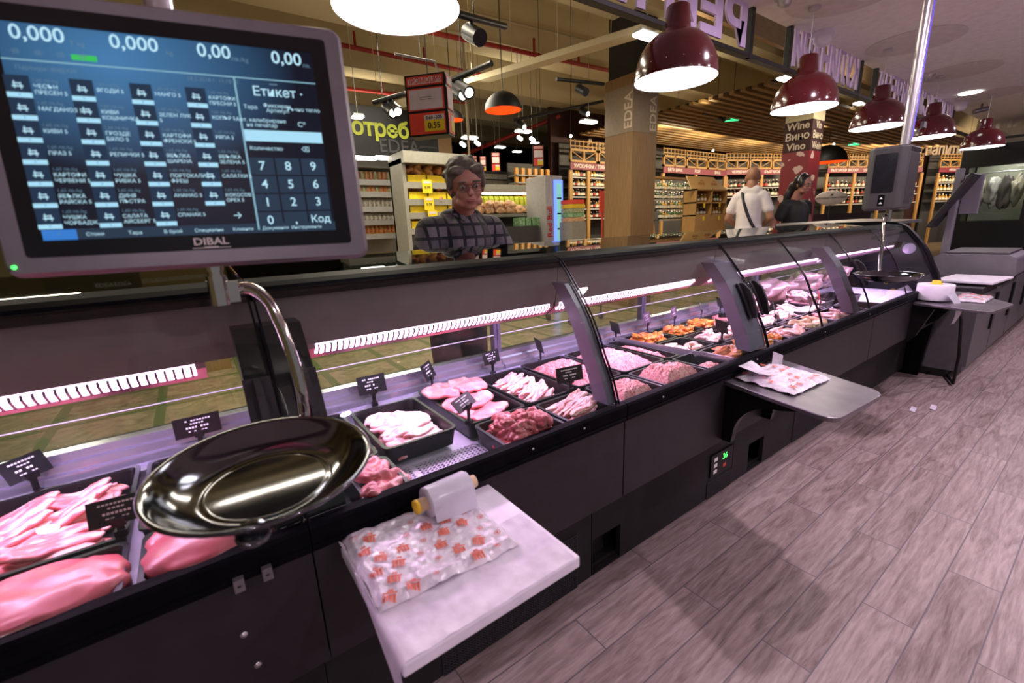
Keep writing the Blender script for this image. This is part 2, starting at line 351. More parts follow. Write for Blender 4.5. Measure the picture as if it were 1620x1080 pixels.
class MB:
    def __init__(s): s.v = []; s.f = []; s.m = []; s.sm = []
    def add(s, vs, fs, m=0, smooth=False, mw=None):
        n = len(s.v)
        s.v += [tuple(mw @ Vector(v)) if mw else tuple(v) for v in vs]
        for f in fs: s.f.append(tuple(i+n for i in f)); s.m.append(m); s.sm.append(smooth)
        return s
    def box(s, x0, x1, y0, y1, z0, z1, m=0, mw=None):
        return s.add([(x0, y0, z0), (x1, y0, z0), (x1, y1, z0), (x0, y1, z0), (x0, y0, z1), (x1, y0, z1), (x1, y1, z1), (x0, y1, z1)],
                     [(0, 3, 2, 1), (4, 5, 6, 7), (0, 1, 5, 4), (1, 2, 6, 5), (2, 3, 7, 6), (3, 0, 4, 7)], m, False, mw)
    def prism_x(s, poly, x0, x1, m=0, smooth=False):      # polygon of (y, z) swept along x
        n = len(poly)
        vs = [(x0, y, z) for y, z in poly]+[(x1, y, z) for y, z in poly]
        fs = [(i, (i+1) % n, n+(i+1) % n, n+i) for i in range(n)]
        s.add(vs, fs, m, smooth); s.add(vs, [tuple(range(n-1, -1, -1)), tuple(range(n, 2*n))], m)
        return s
    def prism_z(s, poly, z0, z1, m=0, mw=None):
        n = len(poly)
        vs = [(x, y, z0) for x, y in poly]+[(x, y, z1) for x, y in poly]
        s.add(vs, [(i, (i+1) % n, n+(i+1) % n, n+i) for i in range(n)]+[tuple(range(n-1, -1, -1)), tuple(range(n, 2*n))], m, False, mw)
        return s
    def prism_y(s, poly, y0, y1, m=0, mw=None):           # polygon of (x, z)
        n = len(poly)
        vs = [(x, y0, z) for x, z in poly]+[(x, y1, z) for x, z in poly]
        s.add(vs, [((i+1) % n, i, n+i, n+(i+1) % n) for i in range(n)]+[tuple(range(n)), tuple(range(2*n-1, n-1, -1))], m, False, mw)
        return s
    def tube(s, path, r, seg=8, m=0, cap=True, flat=1.0):
        path = [Vector(p) for p in path]; n = len(path)
        rs = r if isinstance(r, (list, tuple)) else [r]*n
        rings = []; prev = None
        for i, p in enumerate(path):
            d = (path[min(i+1, n-1)]-path[max(i-1, 0)]).normalized()
            a = prev if prev is not None else (Vector((0, 0, 1)) if abs(d.z) < .9 else Vector((1, 0, 0)))
            u = (a-d*a.dot(d)).normalized(); w = d.cross(u); prev = u
            rings.append([p+(u*math.cos(2*PI*k/seg)*flat+w*math.sin(2*PI*k/seg))*rs[i] for k in range(seg)])
        vs = [v for rg in rings for v in rg]
        fs = [(i*seg+k, i*seg+(k+1) % seg, (i+1)*seg+(k+1) % seg, (i+1)*seg+k) for i in range(n-1) for k in range(seg)]
        s.add(vs, fs, m, True)
        if cap: s.add(rings[0], [tuple(range(seg-1, -1, -1))], m); s.add(rings[-1], [tuple(range(seg))], m)
        return s
    def lathe(s, prof, c=(0, 0, 0), seg=32, m=0, mw=None, smooth=True):
        vs = []; fs = []
        for r, z in prof:
            for k in range(seg): vs.append((c[0]+r*math.cos(2*PI*k/seg), c[1]+r*math.sin(2*PI*k/seg), c[2]+z))
        for i in range(len(prof)-1):
            for k in range(seg):
                fs.append((i*seg+k, i*seg+(k+1) % seg, (i+1)*seg+(k+1) % seg, (i+1)*seg+k))
        return s.add(vs, fs, m, smooth, mw)
    def grid(s, fn, nx, ny, m=0, smooth=True):
        vs = [fn(i/nx, j/ny) for j in range(ny+1) for i in range(nx+1)]
        fs = [(j*(nx+1)+i, j*(nx+1)+i+1, (j+1)*(nx+1)+i+1, (j+1)*(nx+1)+i) for j in range(ny) for i in range(nx)]
        return s.add(vs, fs, m, smooth)
    def ball(s, c, r, seg=12, ring=8, m=0, mw=None):
        c = Vector(c); rx, ry, rz = (r, r, r) if not isinstance(r, (tuple, list)) else r
        vs = [(c.x, c.y, c.z-rz)]; fs = []
        for i in range(1, ring):
            a = -PI/2+PI*i/ring
            for k in range(seg): vs.append((c.x+rx*math.cos(a)*math.cos(2*PI*k/seg), c.y+ry*math.cos(a)*math.sin(2*PI*k/seg), c.z+rz*math.sin(a)))
        vs.append((c.x, c.y, c.z+rz)); T = len(vs)-1
        for k in range(seg): fs.append((0, 1+(k+1) % seg, 1+k)); fs.append((T, T-seg+k, T-seg+(k+1) % seg))
        for i in range(ring-2):
            for k in range(seg): a = 1+i*seg; fs.append((a+k, a+(k+1) % seg, a+seg+(k+1) % seg, a+seg+k))
        return s.add(vs, fs, m, True, mw)
    def text(s, t, o, rt, up, size, m=0, bold=0, align='CENTER', nz=0, mirror=False, depth=0, wide=1.0):
        vs, fs = text_geo(t, bold, align)
        o = Vector(o); rt = Vector(rt)*wide; up = Vector(up); n = Vector(rt).cross(up).normalized()
        k = -1 if mirror else 1
        P = [o+rt*(v[0]*size*k)+up*(v[1]*size)+n*nz for v in vs]
        s.add(P, fs, m)
        if depth:
            q = [p-n*depth for p in P]; s.add(q, fs, m)
            cnt = {}
            for f in fs:
                for a, b in zip(f, f[1:]+f[:1]): cnt[(a, b)] = 1
            s.add(P+q, [(b, a, a+len(P), b+len(P)) for a, b in cnt if (b, a) not in cnt], m)
        return s
    def build(s, name, mats, parent=None, local=False, bevel=0, bseg=2, sub=0):
        v = s.v
        if parent is not None and not local:
            l = root_of(parent).location; v = [(a[0]-l.x, a[1]-l.y, a[2]-l.z) for a in v]
        me = bpy.data.meshes.new(name); me.from_pydata(v, [], s.f)
        if isinstance(mats, str): mats = [mats]
        for x in mats: me.materials.append(M[x])
        me.polygons.foreach_set('material_index', s.m); me.polygons.foreach_set('use_smooth', s.sm); me.update()
        o = bpy.data.objects.new(name, me); C.objects.link(o)
        if parent is not None: o.parent = parent; KIDS.setdefault(parent.name, []).append(o)
        if bevel:
            b = o.modifiers.new('bevel', 'BEVEL'); b.width = bevel; b.segments = bseg; b.limit_method = 'ANGLE'
        if sub:
            b = o.modifiers.new('sub', 'SUBSURF'); b.levels = sub; b.render_levels = sub
        return o
_TX = {}
def text_geo(t, bold, align):
    k = (t, bold, align)
    if k in _TX: return _TX[k]
    cu = bpy.data.curves.new('t', 'FONT'); cu.body = t; cu.offset = bold; cu.align_x = align; cu.align_y = 'CENTER'; cu.resolution_u = 3
    ob = bpy.data.objects.new('t', cu); C.objects.link(ob)
    dg = bpy.context.evaluated_depsgraph_get(); me = bpy.data.meshes.new_from_object(ob.evaluated_get(dg))
    r = ([tuple(v.co) for v in me.vertices], [tuple(p.vertices) for p in me.polygons])
    bpy.data.objects.remove(ob); bpy.data.curves.remove(cu); bpy.data.meshes.remove(me)
    _TX[k] = r; return r
def struct(name, mb, mats, **k):
    o = mb.build(name, mats, **k); o['kind'] = 'structure'; return o
def arc(cx, cz, r, a0, a1, n=8): return [(cx+r*math.cos(math.radians(a0+(a1-a0)*i/n)), cz+r*math.sin(math.radians(a0+(a1-a0)*i/n))) for i in range(n+1)]
def plate_holes(mb, y0, y1, x0, x1, z0, z1, holes, m=0):
    xs = sorted({x0, x1, *[v for h in holes for v in h[:2] if x0 < v < x1]}); zs = sorted({z0, z1, *[v for h in holes for v in h[2:] if z0 < v < z1]})
    for a, b in zip(xs, xs[1:]):
        for c, d in zip(zs, zs[1:]):
            mx, mz = (a+b)/2, (c+d)/2
            if any(h[0] < mx < h[1] and h[2] < mz < h[3] for h in holes): continue
            mb.box(a, b, y0, y1, c, d, m)
X_, Y_, Z_ = Vector((1, 0, 0)), Vector((0, 1, 0)), Vector((0, 0, 1))

# ------------------------------------------------------------------ the setting
struct('floor', MB().box(-3, 13, -4, 1.53, -.05, 0), 'floor_wood')
struct('floor_hall', MB().box(-5, 32, 1.53, 16, -.05, -.0), 'floor_hall')
f = MB().box(-3, 11.5, -3.2, 1.52, 2.40, 2.46)
for i in range(7): pass
struct('ceiling', f, 'ceiling_white')
for i in range(5):
    struct('trim_%d' % (i+1), MB().lathe([(0, -.003), (.27, -.003), (.27, 0)], ((1.846, 3.102, 4.347, 5.6, 7.0)[i], 1.16, 2.3985), 40, smooth=False), 'ceiling_disc')
struct('wall_left', MB().box(-5.1, -5, -4, 16, 0, 5), 'wall_olive')
struct('wall_right', MB().box(11.5, 11.6, -4, .25, 0, 2.46), 'oak_flat')
struct('wall_rear', MB().box(.9, 32, 15.5, 15.6, 0, 5), 'wall_dark')
struct('wall_rear_left', MB().box(-5, .9, 15.5, 15.6, 0, 5), 'wall_olive')
c = MB(); c.box(-5, 32, 1.6, 16, 4.75, 4.8)
struct('ceiling_hall', c, 'hall_ceiling')
for k, y in enumerate((4.3, 6.3, 8.4, 10.6, 13)):
    b = MB(); b.prism_x([(y, 4.75), (y+.06, 4.05), (y+.62, 4.05), (y+.68, 4.75)], -5, 32)
    struct('beam_%d' % (k+1), b, 'hall_beam')
b = MB()
for k in range(9): b.box(3.2, 32, 2.0+.2*k, 2.07+.2*k, 4.5, 4.75)
struct('trim_6', b, 'hall_beam')
struct('trim_7', MB().box(4.3, 14, 3.2, 3.26, 3.43, 4.75), 'oak_flat')
struct('trim_8', MB().box(11.5, 24, 1.9, 2.0, 2.46, 4.75), 'oak_flat')
# ------------------------------------------------------------------ refrigerated counters
GL = [(.837, .727), (.850, .768), (.864, .808), (.882, .845), (.899, .878), (.921, .930), (.944, .976), (.975, 1.022), (1.012, 1.068), (1.050, 1.113), (1.087, 1.153)]
def gl_y(z):
    for (a, b), (c, d) in zip(GL, GL[1:]):
        if b <= z <= d: return a+(c-a)*(z-b)/(d-b)
    return GL[-1][0]
def glass_strip(x0, x1, t=.005):
    return MB().prism_x(GL+[(y+t*.8, z-t*.5) for y, z in reversed(GL)], x0, x1, 0, False)
def post(mb, x0, x1, dep=.055, m0=0, m1=1, z0=.735, z1=1.085):
    pts = [(gl_y(z0+(z1-z0)*i/10)+.007, z0+(z1-z0)*i/10) for i in range(11)]
    poly = pts+[(y+dep, z) for y, z in reversed(pts)]
    mb.prism_x(poly, x0, x1, m0)
def vent_grille(x0, x1, z0, z1, y, parent, nx, nz):
    g = MB(); dx = (x1-x0)/nx; dz = (z1-z0)/nz
    for i in range(nx+1): g.box(x0+i*dx-dx*.17, x0+i*dx+dx*.17, y-.004, y, z0, z1)
    for i in range(nz+1): g.box(x0, x1, y-.004, y, z0+i*dz-dz*.17, z0+i*dz+dz*.17)
    g.box(x0, x1, y, y+.004, z0, z1, 1)
    return g.build('vent_grille', ['grille_grey', 'hole_black'], parent)
def counter(x0, x1, label, panes, posts, holes=(), grilles=(), led=(None, None), perf=False, plinth=True):
    t = thing('refrigerated_counter', label, 'counter', ((x0+x1)/2, 1.15, 0))
    p = MB(); plate_holes(p, .945, .965, x0, x1, .035, .43, holes, 0); p.box(x0, x1, 1.06, 1.5, .035, .43, 1)
    for h in holes:
        p.box(h[0], h[1], 1.04, 1.06, h[2], h[3], 1)
    p.box(x0, x1, .985, 1.5, 0, .035, 1); p.box(x0, x1, .84, 1.06, .425, .44, 0)
    p.build('plinth', ['plinth', 'hole_black'], t)
    for g in grilles: vent_grille(*g[:4], .945, t, *g[4:])
    p = MB(); p.box(x0+.0004, x1-.0004, .811, .842, .43, .686); p.build('front_panel', 'charcoal', t, bevel=.0008)
    p = MB(); p.prism_x([(.811, .687), (.803, .690), (.801, .700), (.806, .704), (.801, .708), (.801, .738), (.806, .744), (.818, .744), (.838, .728), (.862, .724), (.862, .687)], x0, x1); p.build('bumper_rail', 'lip_black', t)
    p = MB()
    if perf:
        p.box(x0, x1, 1.03, 1.40, .652, .66)
        hs = []
        xa = x0+.226; n = 26
        for i in range(n):
            for j in range(16):
                a = xa+i*.0118; b = .846+j*.0112; hs.append((a, a+.0066, b, b+.0066))
        xs0 = x0+.220; xs1 = xa+n*.0118
        p.box(x0, xs0, .846, 1.03, .652, .66); p.box(xs1, x1, .846, 1.03, .652, .66)
        for i in range(n+1):
            a = xa+i*.0118-.0052; p.box(a, a+.0052, .846, 1.03, .6585, .66)
        for j in range(17):
            b = .846+j*.0112-.0046; p.box(xs0, xs1, b, b+.0046, .6585, .66)
        p.box(x0+.281, x0+.296, .846, 1.03, .66, .6605)
        p.box(x0, x1, .846, 1.03, .62, .63, 1)
    else:
        p.box(x0, x1, .846, 1.40, .65, .66)
    p.box(x0, x1, .846, 1.5, .60, .61, 1)
    p.build('deck_plate', ['perf_plate', 'hole_black'], t)
    p = MB(); p.prism_x([(1.392, .66), (1.392, .70), (1.432, .704), (1.436, .722), (1.452, .724), (1.456, .742), (1.474, .744), (1.478, .764), (1.51, .766), (1.51, .66)], x0, x1); p.build('back_ledge', 'ledge_steel', t)
    p = MB(); p.box(x0+.012, x1-.012, 1.486, 1.491, .766, 1.16); p.build('rear_glass', 'glass_rear', t)
    p = MB(); p.box(x0+.012, x1-.012, 1.482, 1.4855, .8380, .8405); p.build('glass_seam', 'white_plastic', t)
    for a in (x0, x1-.014): MB().box(a, a+.014, 1.480, 1.51, .76, 1.165).build('rear_upright', 'post_violet', t)
    p = MB(); p.prism_x([(1.190, 1.162), (1.190, 1.168), (1.60, 1.196), (1.60, 1.190)], x0+.002, x1-.002); p.build('top_glass', 'glass_top', t)
    p = MB(); p.prism_x([(1.086, 1.132), (1.086, 1.142), (1.092, 1.146), (1.088, 1.151), (1.096, 1.160), (1.118, 1.168), (1.178, 1.174), (1.192, 1.170), (1.192, 1.132)], x0, x1); p.build('top_bar', 'lip_black', t)
    p = MB(); p.prism_x([(1.100, 1.131), (1.106, 1.075), (1.118, 1.012), (1.126, 1.012), (1.114, 1.075), (1.108, 1.131)], x0, x1); p.build('header_panel', 'header_grey', t)
    a = x0+.02 if led[0] is None else led[0]; b = x1-.02 if led[1] is None else led[1]
    p = MB(); p.prism_x([(1.122, 1.010), (1.122, .999), (1.165, .966), (1.215, .958), (1.215, 1.020), (1.122, 1.020)], a-.018, b+.018); h = p.build('led_housing', 'led_metal', t)
    p = MB(); p.prism_x([(1.121, 1.0105), (1.121, .9985), (1.140, .981), (1.142, .986)], a, b)
    p.build('led_strip', 'led', h)
    p = MB(); n = int((b-a)/.0145)
    for i in range(n): p.prism_x([(1.1195, 1.008), (1.1195, .997), (1.138, .979), (1.140, .984)], a+(i+.5)*(b-a)/n-.0022, a+(i+.5)*(b-a)/n+.0022)
    p.build('led_fins', 'led_fin', h)
    for a, b in panes: glass_strip(a, b).build('front_glass', 'glass_clear', t)
    for a, b in panes:
        for e in (a, b-.004):
            MB().prism_x([(y-.002, z) for y, z in GL]+[(y+.003, z) for y, z in reversed(GL)], e, e+.004).build('glass_edge', 'black_gloss', t)
    for q in posts:
        p = MB(); post(p, q[0], q[1], .06 if len(q) < 3 else q[2]); p.build('door_post', 'post_violet' if len(q) < 4 else q[3], t)
    p = MB(); p.box(x0, x1, 1.512, 1.54, .0, .76); p.build('customer_panel', 'charcoal', t)
    return t
G1 = (.155, .54, .07, .21, 46, 12)
c0 = counter(-1.0, .094, 'dark deli counter holding the chops under the large steel scale pan', [(-1.0, .092)], [(.048, .094, .06, 'black_plastic')], led=(None, -.025))
c1 = counter(.096, .977, 'dark deli counter with an empty patch of perforated deck behind the white board', [(.098, .975)], [(.096, .175, .06, 'black_plastic'), (.945, .976)],
             grilles=[(.385, .905, .035, .112, 52, 8), (.830, .906, .17, .245, 8, 8)], led=(.215, None), perf=True)
c2 = counter(.981, 1.917, 'dark deli counter of minced meat and orange skewer meat by the steel shelf', [(.983, 1.915)], [(1.79, 1.915, .06, 'post_violet')],
             holes=[(.984, 1.131, .04, .182)], grilles=[(1.712, 1.912, .036, .115, 20, 8)], led=(None, 1.80))
c3 = counter(1.921, 3.118, 'dark deli counter of white poultry cuts beyond the steel shelf', [(1.923, 2.466), (2.472, 3.116)], [(2.90, 2.985)], holes=[(2.070, 2.222, .04, .188)], grilles=[(2.56, 3.08, .036, .24, 40, 16)])
c4 = counter(3.122, 4.53, 'far end deli counter with a black curved end panel', [(3.124, 3.80), (3.806, 4.53)], [])
for cn, xs in ((c0, (.068,)), (c1, (.152,)), (c2, (1.865,)), (c3, (1.965,)), (c4, (3.16,))):
    for x in xs:
        h = MB(); zc = .93
        pts = [(gl_y(z), z) for z in (.86, .89, .93, .97, 1.0)]
        h.prism_x([(y-.004, z) for y, z in pts]+[(pts[4][0]-.022, 1.0), (pts[3][0]-.034, .975), (pts[2][0]-.036, .93), (pts[1][0]-.032, .885), (pts[0][0]-.02, .86)], x-.006, x+.006)
        h.prism_x([(y-.001, z) for y, z in pts]+[(y-.007, z) for y, z in reversed(pts)], x-.024, x+.024)
        h.build('door_handle', 'charcoal', cn, bevel=.002)
# curved black end panel with round handle
e = thing('counter_end_panel', 'black curved end panel closing the far end of the deli counter', 'end panel', (4.56, 1.1, 0))
p = MB(); poly = [(.845, 0), (.811, .43), (.801, .69), (.801, .74)]+[(y-.02, z) for y, z in GL]+[(1.13, 1.185), (1.21, 1.195), (1.55, 1.195), (1.55, 0)]
p.prism_x(poly, 4.532, 4.59); p.build('panel', 'black_gloss', e, bevel=.004)
p = MB(); mw = Matrix.Translation((4.531, 1.03, .985)) @ Matrix.Rotation(-PI/2, 4, 'Y')
p.lathe([(0, .012), (.034, .012), (.040, .006), (.040, 0)], seg=28, mw=mw); p.box(-.030, .030, -.004, .004, .012, .016, 0, mw)
hd = p.build('round_handle', 'lilac', e)
# control display on the plinth, sockets, screws, clips
d = MB(); d.box(1.72, 1.905, .938, .944, .138, .250); dd = d.build('control_panel', 'black_gloss', c2, bevel=.003)
d = MB(); d.text('36', (1.835, .9375, .215), X_, Z_, .040, 0, .01); d.build('readout', 'led_green', dd)
d = MB(); d.text('88', (1.835, .9375, .168), X_, Z_, .026, 0); d.build('alarm_lamps', 'led_red', dd)
d = MB()
for i in range(3): d.box(1.745, 1.772, .9372, .9378, .153+.030*i, .171+.030*i)
d.build('key_pictograms', 'white_text', dd)
for x, z in ((-.005, .600), (.005, .525), (-.235, .575), (-.46, .56)):
    s = MB(); mw = Matrix.Translation((x-.03, .8105, z-.02)) @ Matrix.Rotation(PI/2, 4, 'X')
    s.lathe([(0, .003), (.003, .003), (.0036, .0016), (.0055, .0016), (.0062, 0)], seg=14, mw=mw); s.build('screw', 'steel', c0)
for x in (-.025, .018):
    s = MB(); s.box(x-.008, x+.008, .790, .803, .680, .704); s.lathe([(0, .0005), (.003, .0005)], (x, .789, .692), 10, 1); s.build('shelf_clip', ['frame_silver', 'hole_black'], c0, bevel=.001)
for cn, x in ((c1, .80), (c1, .62), (c2, 1.15), (c2, 1.75), (c3, 2.4), (c3, 3.0)):
    s = MB(); mw = Matrix.Translation((x, .8005, .722)) @ Matrix.Rotation(PI/2, 4, 'X'); s.lathe([(0, .0015), (.003, .0012), (.0035, 0)], seg=10, mw=mw); s.build('screw', 'steel', cn)
# socket inside the first plinth opening
s = MB(); s.box(1.03, 1.10, 1.0, 1.03, .06, .14); s.build('socket_box', 'black_plastic', c2)
# steel divider plate between the mince and the orange trays
dv = MB(); dv.box(-.0015, .0015, -.275, .275, .66, .735)
dv = dv.build('divider_plate', 'steel'); dv.location = (1.635, 1.125, 0); dv.rotation_euler.z = .12
tag(dv, 'thin steel divider plate beside the trays of orange marinated meat', 'divider')

# ------------------------------------------------------------------ trays and meat
def tray(x0, x1, y0, y1, label, zr=.722, dep=.052):
    p = MB(); r = .016; cx, cy = (x0+x1)/2, (y0+y1)/2
    def ring(ins, z, rad):
        a, b, c, d = x0+ins, x1-ins, y0+ins, y1-ins; o = []
        for (ex, ey, s0) in ((b, d, 0), (a, d, 90), (a, c, 180), (b, c, 270)):
            ox = ex-rad if ex == b else ex+rad; oy = ey-rad if ey == d else ey+rad
            for k in range(5): t = math.radians(s0+90*k/4); o.append((ox+rad*math.cos(t)-cx, oy+rad*math.sin(t)-cy, z))
        return o
    rings = [ring(.010, zr-dep, r), ring(.004, zr-.006, r), ring(0, zr-.005, r+.004), ring(0, zr, r+.004), ring(.009, zr, r), ring(.011, zr-.006, r), ring(.016, zr-dep+.006, r)]
    n = 20; vs = [v for g in rings for v in g]
    p.add(vs, [(i*n+k, i*n+(k+1) % n, (i+1)*n+(k+1) % n, (i+1)*n+k) for i in range(6) for k in range(n)], 0, False)
    p.add(rings[0], [tuple(range(n-1, -1, -1))]); p.add(rings[6], [tuple(range(n))])
    o = p.build('meat_tray', 'black_plastic'); o.location = (cx, cy, 0)
    tag(o, label, 'tray', 'black meat trays in the counter')
    return (x0+.014, x1-.014, y0+.014, y1-.014, zr-dep+.006, zr)
from mathutils import noise as NZ
def meat_mesh(kind, seed, sx, sy, sz, bend=0.0):
    rnd = random.Random(seed); bm = bmesh.new(); bmesh.ops.create_icosphere(bm, subdivisions=4 if kind != 'bit' else 3, radius=1)
    off = Vector((rnd.uniform(-50, 50), rnd.uniform(-50, 50), rnd.uniform(-50, 50)))
    for v in bm.verts:
        c = v.co.copy(); a = math.atan2(c.y, c.x)
        if kind == 'slab':
            k = 1+.22*NZ.noise(Vector((math.cos(a)*1.2, math.sin(a)*1.2, 0))+off)+.08*NZ.noise(Vector((math.cos(a)*4, math.sin(a)*4, 3))+off)
            q = (abs(c.x)**3+abs(c.y)**3)**(1/3)+1e-6; l = math.hypot(c.x, c.y); k *= (l/q)**.6
            z = math.copysign(abs(c.z)**.6, c.z)
            p = Vector((c.x*k*sx, c.y*k*sy, z*sz))
            q_ = .3 if sz > .024 else 1.0
            p.z += q_*sz*1.0*NZ.noise(Vector((p.x*18, p.y*24, 1))+off)+q_*sz*.5*NZ.noise(Vector((p.x*50, p.y*70, 2))+off)+.002*NZ.noise(p*130+off)
            p.z += bend*(p.x/sx)**2
        elif kind == 'strip':
            p = Vector((c.x*sx, c.y*sy*(1+.4*NZ.noise(Vector((c.x*2, 0, 0))+off)), c.z*sz))
            p.y += sy*.9*NZ.noise(Vector((c.x*1.5, 5, 0))+off)+bend*c.x*c.x; p.z += sz*.7*NZ.noise(Vector((c.x*2.5, 0, 7))+off)
            p += c*.35*sz*NZ.noise(c*3+off)+Vector((0, 0, .003*NZ.noise(p*110+off)))
        else:
            k = 1+.5*NZ.noise(c*1.3+off)+.2*NZ.noise(c*3.5+off)+.07*NZ.noise(c*9+off)
            p = Vector((c.x*k*sx, c.y*k*sy, c.z*k*sz))
        v.co = p
    me = bpy.data.meshes.new('meat'); bm.to_mesh(me); bm.free()
    me.polygons.foreach_set('use_smooth', [True]*len(me.polygons)); return me
def piece(name, me, label, cat, group, loc, rz=0, tilt=(0, 0), sc=1):
    o = bpy.data.objects.new(name, me); C.objects.link(o); o.location = loc; o.rotation_euler = (tilt[0], tilt[1], rz); o.scale = (sc, sc, sc)
    return tag(o, label, cat, group)
def meshes(kind, m, seeds, *a, **k):
    out = []
    for s in seeds:
        me = meat_mesh(kind, s, *a, **k); me.materials.append(M[m]); out.append(me)
    return out
def heap(box, kind, m, n, size, name, label, cat, group, seed, layers=2, rot=None, tilt=.25, rise=.5, jit=.3, bend=0, cols=None, edge=.8):
    rnd = random.Random(seed); x0, x1, y0, y1, zb, zr = box
    ms = meshes(kind, m, range(seed, seed+4), *size, bend=bend)
    sx, sy = (size[0], size[1]) if rot is None or abs(math.cos(rot)) > .7 else (size[1], size[0])
    hx = max(.001, (x1-x0)/2-sx*.95); hy = max(.001, (y1-y0)/2-(sy*.95 if rot is None else sy*.95+.13*sx))
    per = n/layers; ar = (hx+sx*.5)/(hy+sy*.5)*(sy/sx if rot is not None else 1); left = n
    for L in range(layers):
        k = min(left, math.ceil(per)); left -= k; sh = 1-.13*L
        cols_ = max(1, min(k, cols or round(math.sqrt(k*ar)))); rows = math.ceil(k/cols_)
        for i in range(k):
            r, c = divmod(i, cols_)
            u = (c+.5)/cols_*2-1 if cols_ > 1 else 0; v = (r+.5)/rows*2-1 if rows > 1 else 0
            u = max(-1, min(1, u*1.35+rnd.uniform(-jit, jit)*.4)); v = max(-1, min(1, v*1.25+rnd.uniform(-jit, jit)*.4))
            z = zb+size[2]*(.8+rise*2*L)+.006*rnd.random()
            rz = (rot if rot is not None else rnd.uniform(-PI, PI))+rnd.uniform(-.35, .35)
            piece(name, ms[rnd.randrange(4)], label, cat, group, ((x0+x1)/2+u*hx*sh, (y0+y1)/2+v*hy*sh, z), rz, (rnd.uniform(-tilt, tilt)*(1 if L else .4), rnd.uniform(-tilt, tilt)*(1 if L else .4)), rnd.uniform(.85, 1.12))
def mince_heap(box, m, label, seed, h=.03):
    x0, x1, y0, y1, zb, zr = box; p = MB(); off = Vector((seed*3.1, seed*1.7, 0)); cx, cy = (x0+x1)/2, (y0+y1)/2
    def fn(u, v):
        e = min(u, 1-u, v, 1-v); k = min(1, e/.30); k = math.sin(k*PI/2)
        x = x0+(x1-x0)*u; y = y0+(y1-y0)*v
        z = zb+.004+(zr-zb-.012+h*(.75+.35*NZ.noise(Vector((u*2.2, v*2.2, 0))+off)))*k
        z += k*(.006*NZ.noise(Vector((x*45, y*45, 0))+off)+.006*NZ.noise(Vector((x*120, y*120, 0))+off))
        return (x-cx, y-cy, z)
    p.grid(fn, 90, 90); o = p.build('minced_meat', m); o.location = (cx, cy, 0)
    return tag(o, label, 'minced meat', None, 'stuff')
g = tray
BA = g(-.495, -.184, 1.035, 1.385, 'black tray of sliced pork neck, furthest tray left of the scale pan')
heap(BA, 'slab', 'meat_pork', 48, (.066, .024, .008), 'pork_slice', 'pink pork neck slice overlapping others in the tray left of the scale pan', 'meat', 'pork neck slices left of the pan', 11, 3, .25, .45, .8, .8)
BA2 = g(-.82, -.505, 1.035, 1.385, 'black meat tray cut off by the left edge behind the tilted price card')
heap(BA2, 'slab', 'meat_pork', 10, (.075, .035, .014), 'pork_slice', 'pink pork slice in the tray cut off by the left edge', 'meat', 'pork slices at the left edge', 15, 2, .1, .2)
BB = g(-.170, .05, 1.035, 1.385, 'black meat tray mostly hidden behind the large steel scale pan')
heap(BB, 'slab', 'meat_pork', 12, (.075, .045, .014), 'pork_slice', 'pink pork slice in the tray hidden by the steel scale pan', 'meat', 'pork slices behind the pan', 21, 2, .3, .2)
BC = g(-.53, -.178, .85, 1.02, 'black front row tray of one long loin at bottom left')
for k, (x, y, s) in enumerate(((-.345, .925, 1),)):
    me = meat_mesh('slab', 31, .172, .080, .030); me.materials.append(M['meat_slab']); piece('pork_loin', me, 'long smooth pink pork loin filling the front tray at bottom left', 'meat', None, (x, y, .712), .05)
BD = g(-.160, .055, .85, 1.02, 'black front row tray of a pink loin beneath the large scale pan')
me = meat_mesh('slab', 33, .104, .080, .032); me.materials.append(M['meat_slab']); piece('pork_loin', me, 'smooth pink pork loin in the front tray beneath the large scale pan', 'meat', None, (-.052, .93, .714), .06)
g(.066, .222, .85, 1.02, 'empty black front tray under the right side of the scale pan'); BB2 = g(.062, .214, 1.035, 1.385, 'black tray behind the right side of the scale pan')
heap(BB2, 'slab', 'meat_pork', 6, (.055, .04, .014), 'pork_slice', 'pink pork slice behind the right side of the scale pan', 'meat', 'pork slices behind the pan, right', 25, 2, .3, .2)
BE = g(.225, .318, .85, 1.02, 'small black front tray of veal at left of the bare perforated deck')
for k, (x, y, z, rz) in enumerate(((.268, .895, .712, .3), (.262, .965, .716, 1.2))):
    me = meat_mesh('slab', 41+k, .055, .045, .022); me.materials.append(M['meat_red']); piece('veal_cut', me, ('pale red veal cut at the front of the small tray beside the bare deck', 'pale red veal cut at the back of the small tray beside the bare deck')[k], 'meat', None, (x, y, z), rz)
BE2 = g(.225, .310, 1.035, 1.385, 'narrow black tray of red meat between scale pan and pork fat tray')
heap(BE2, 'chunk', 'meat_red', 9, (.04, .055, .024), 'beef_piece', 'red beef piece in the narrow tray beside the scale pan', 'meat', 'beef pieces in the narrow tray', 45, 1, 0, .2, cols=1)
BF = g(.322, .535, 1.028, 1.335, 'black tray of pale pork belly standing alone above the perforated deck', .728)
heap(BF, 'slab', 'meat_fat', 32, (.064, .034, .010), 'pork_belly_piece', 'pale fatty pork belly piece heaped in the tray above the perforated deck', 'meat', 'pork belly pieces', 51, 3, .2, .22, .55, .5)
BG = g(.570, .780, 1.030, 1.392, 'black tray of flat pink escalopes under the turned price card')
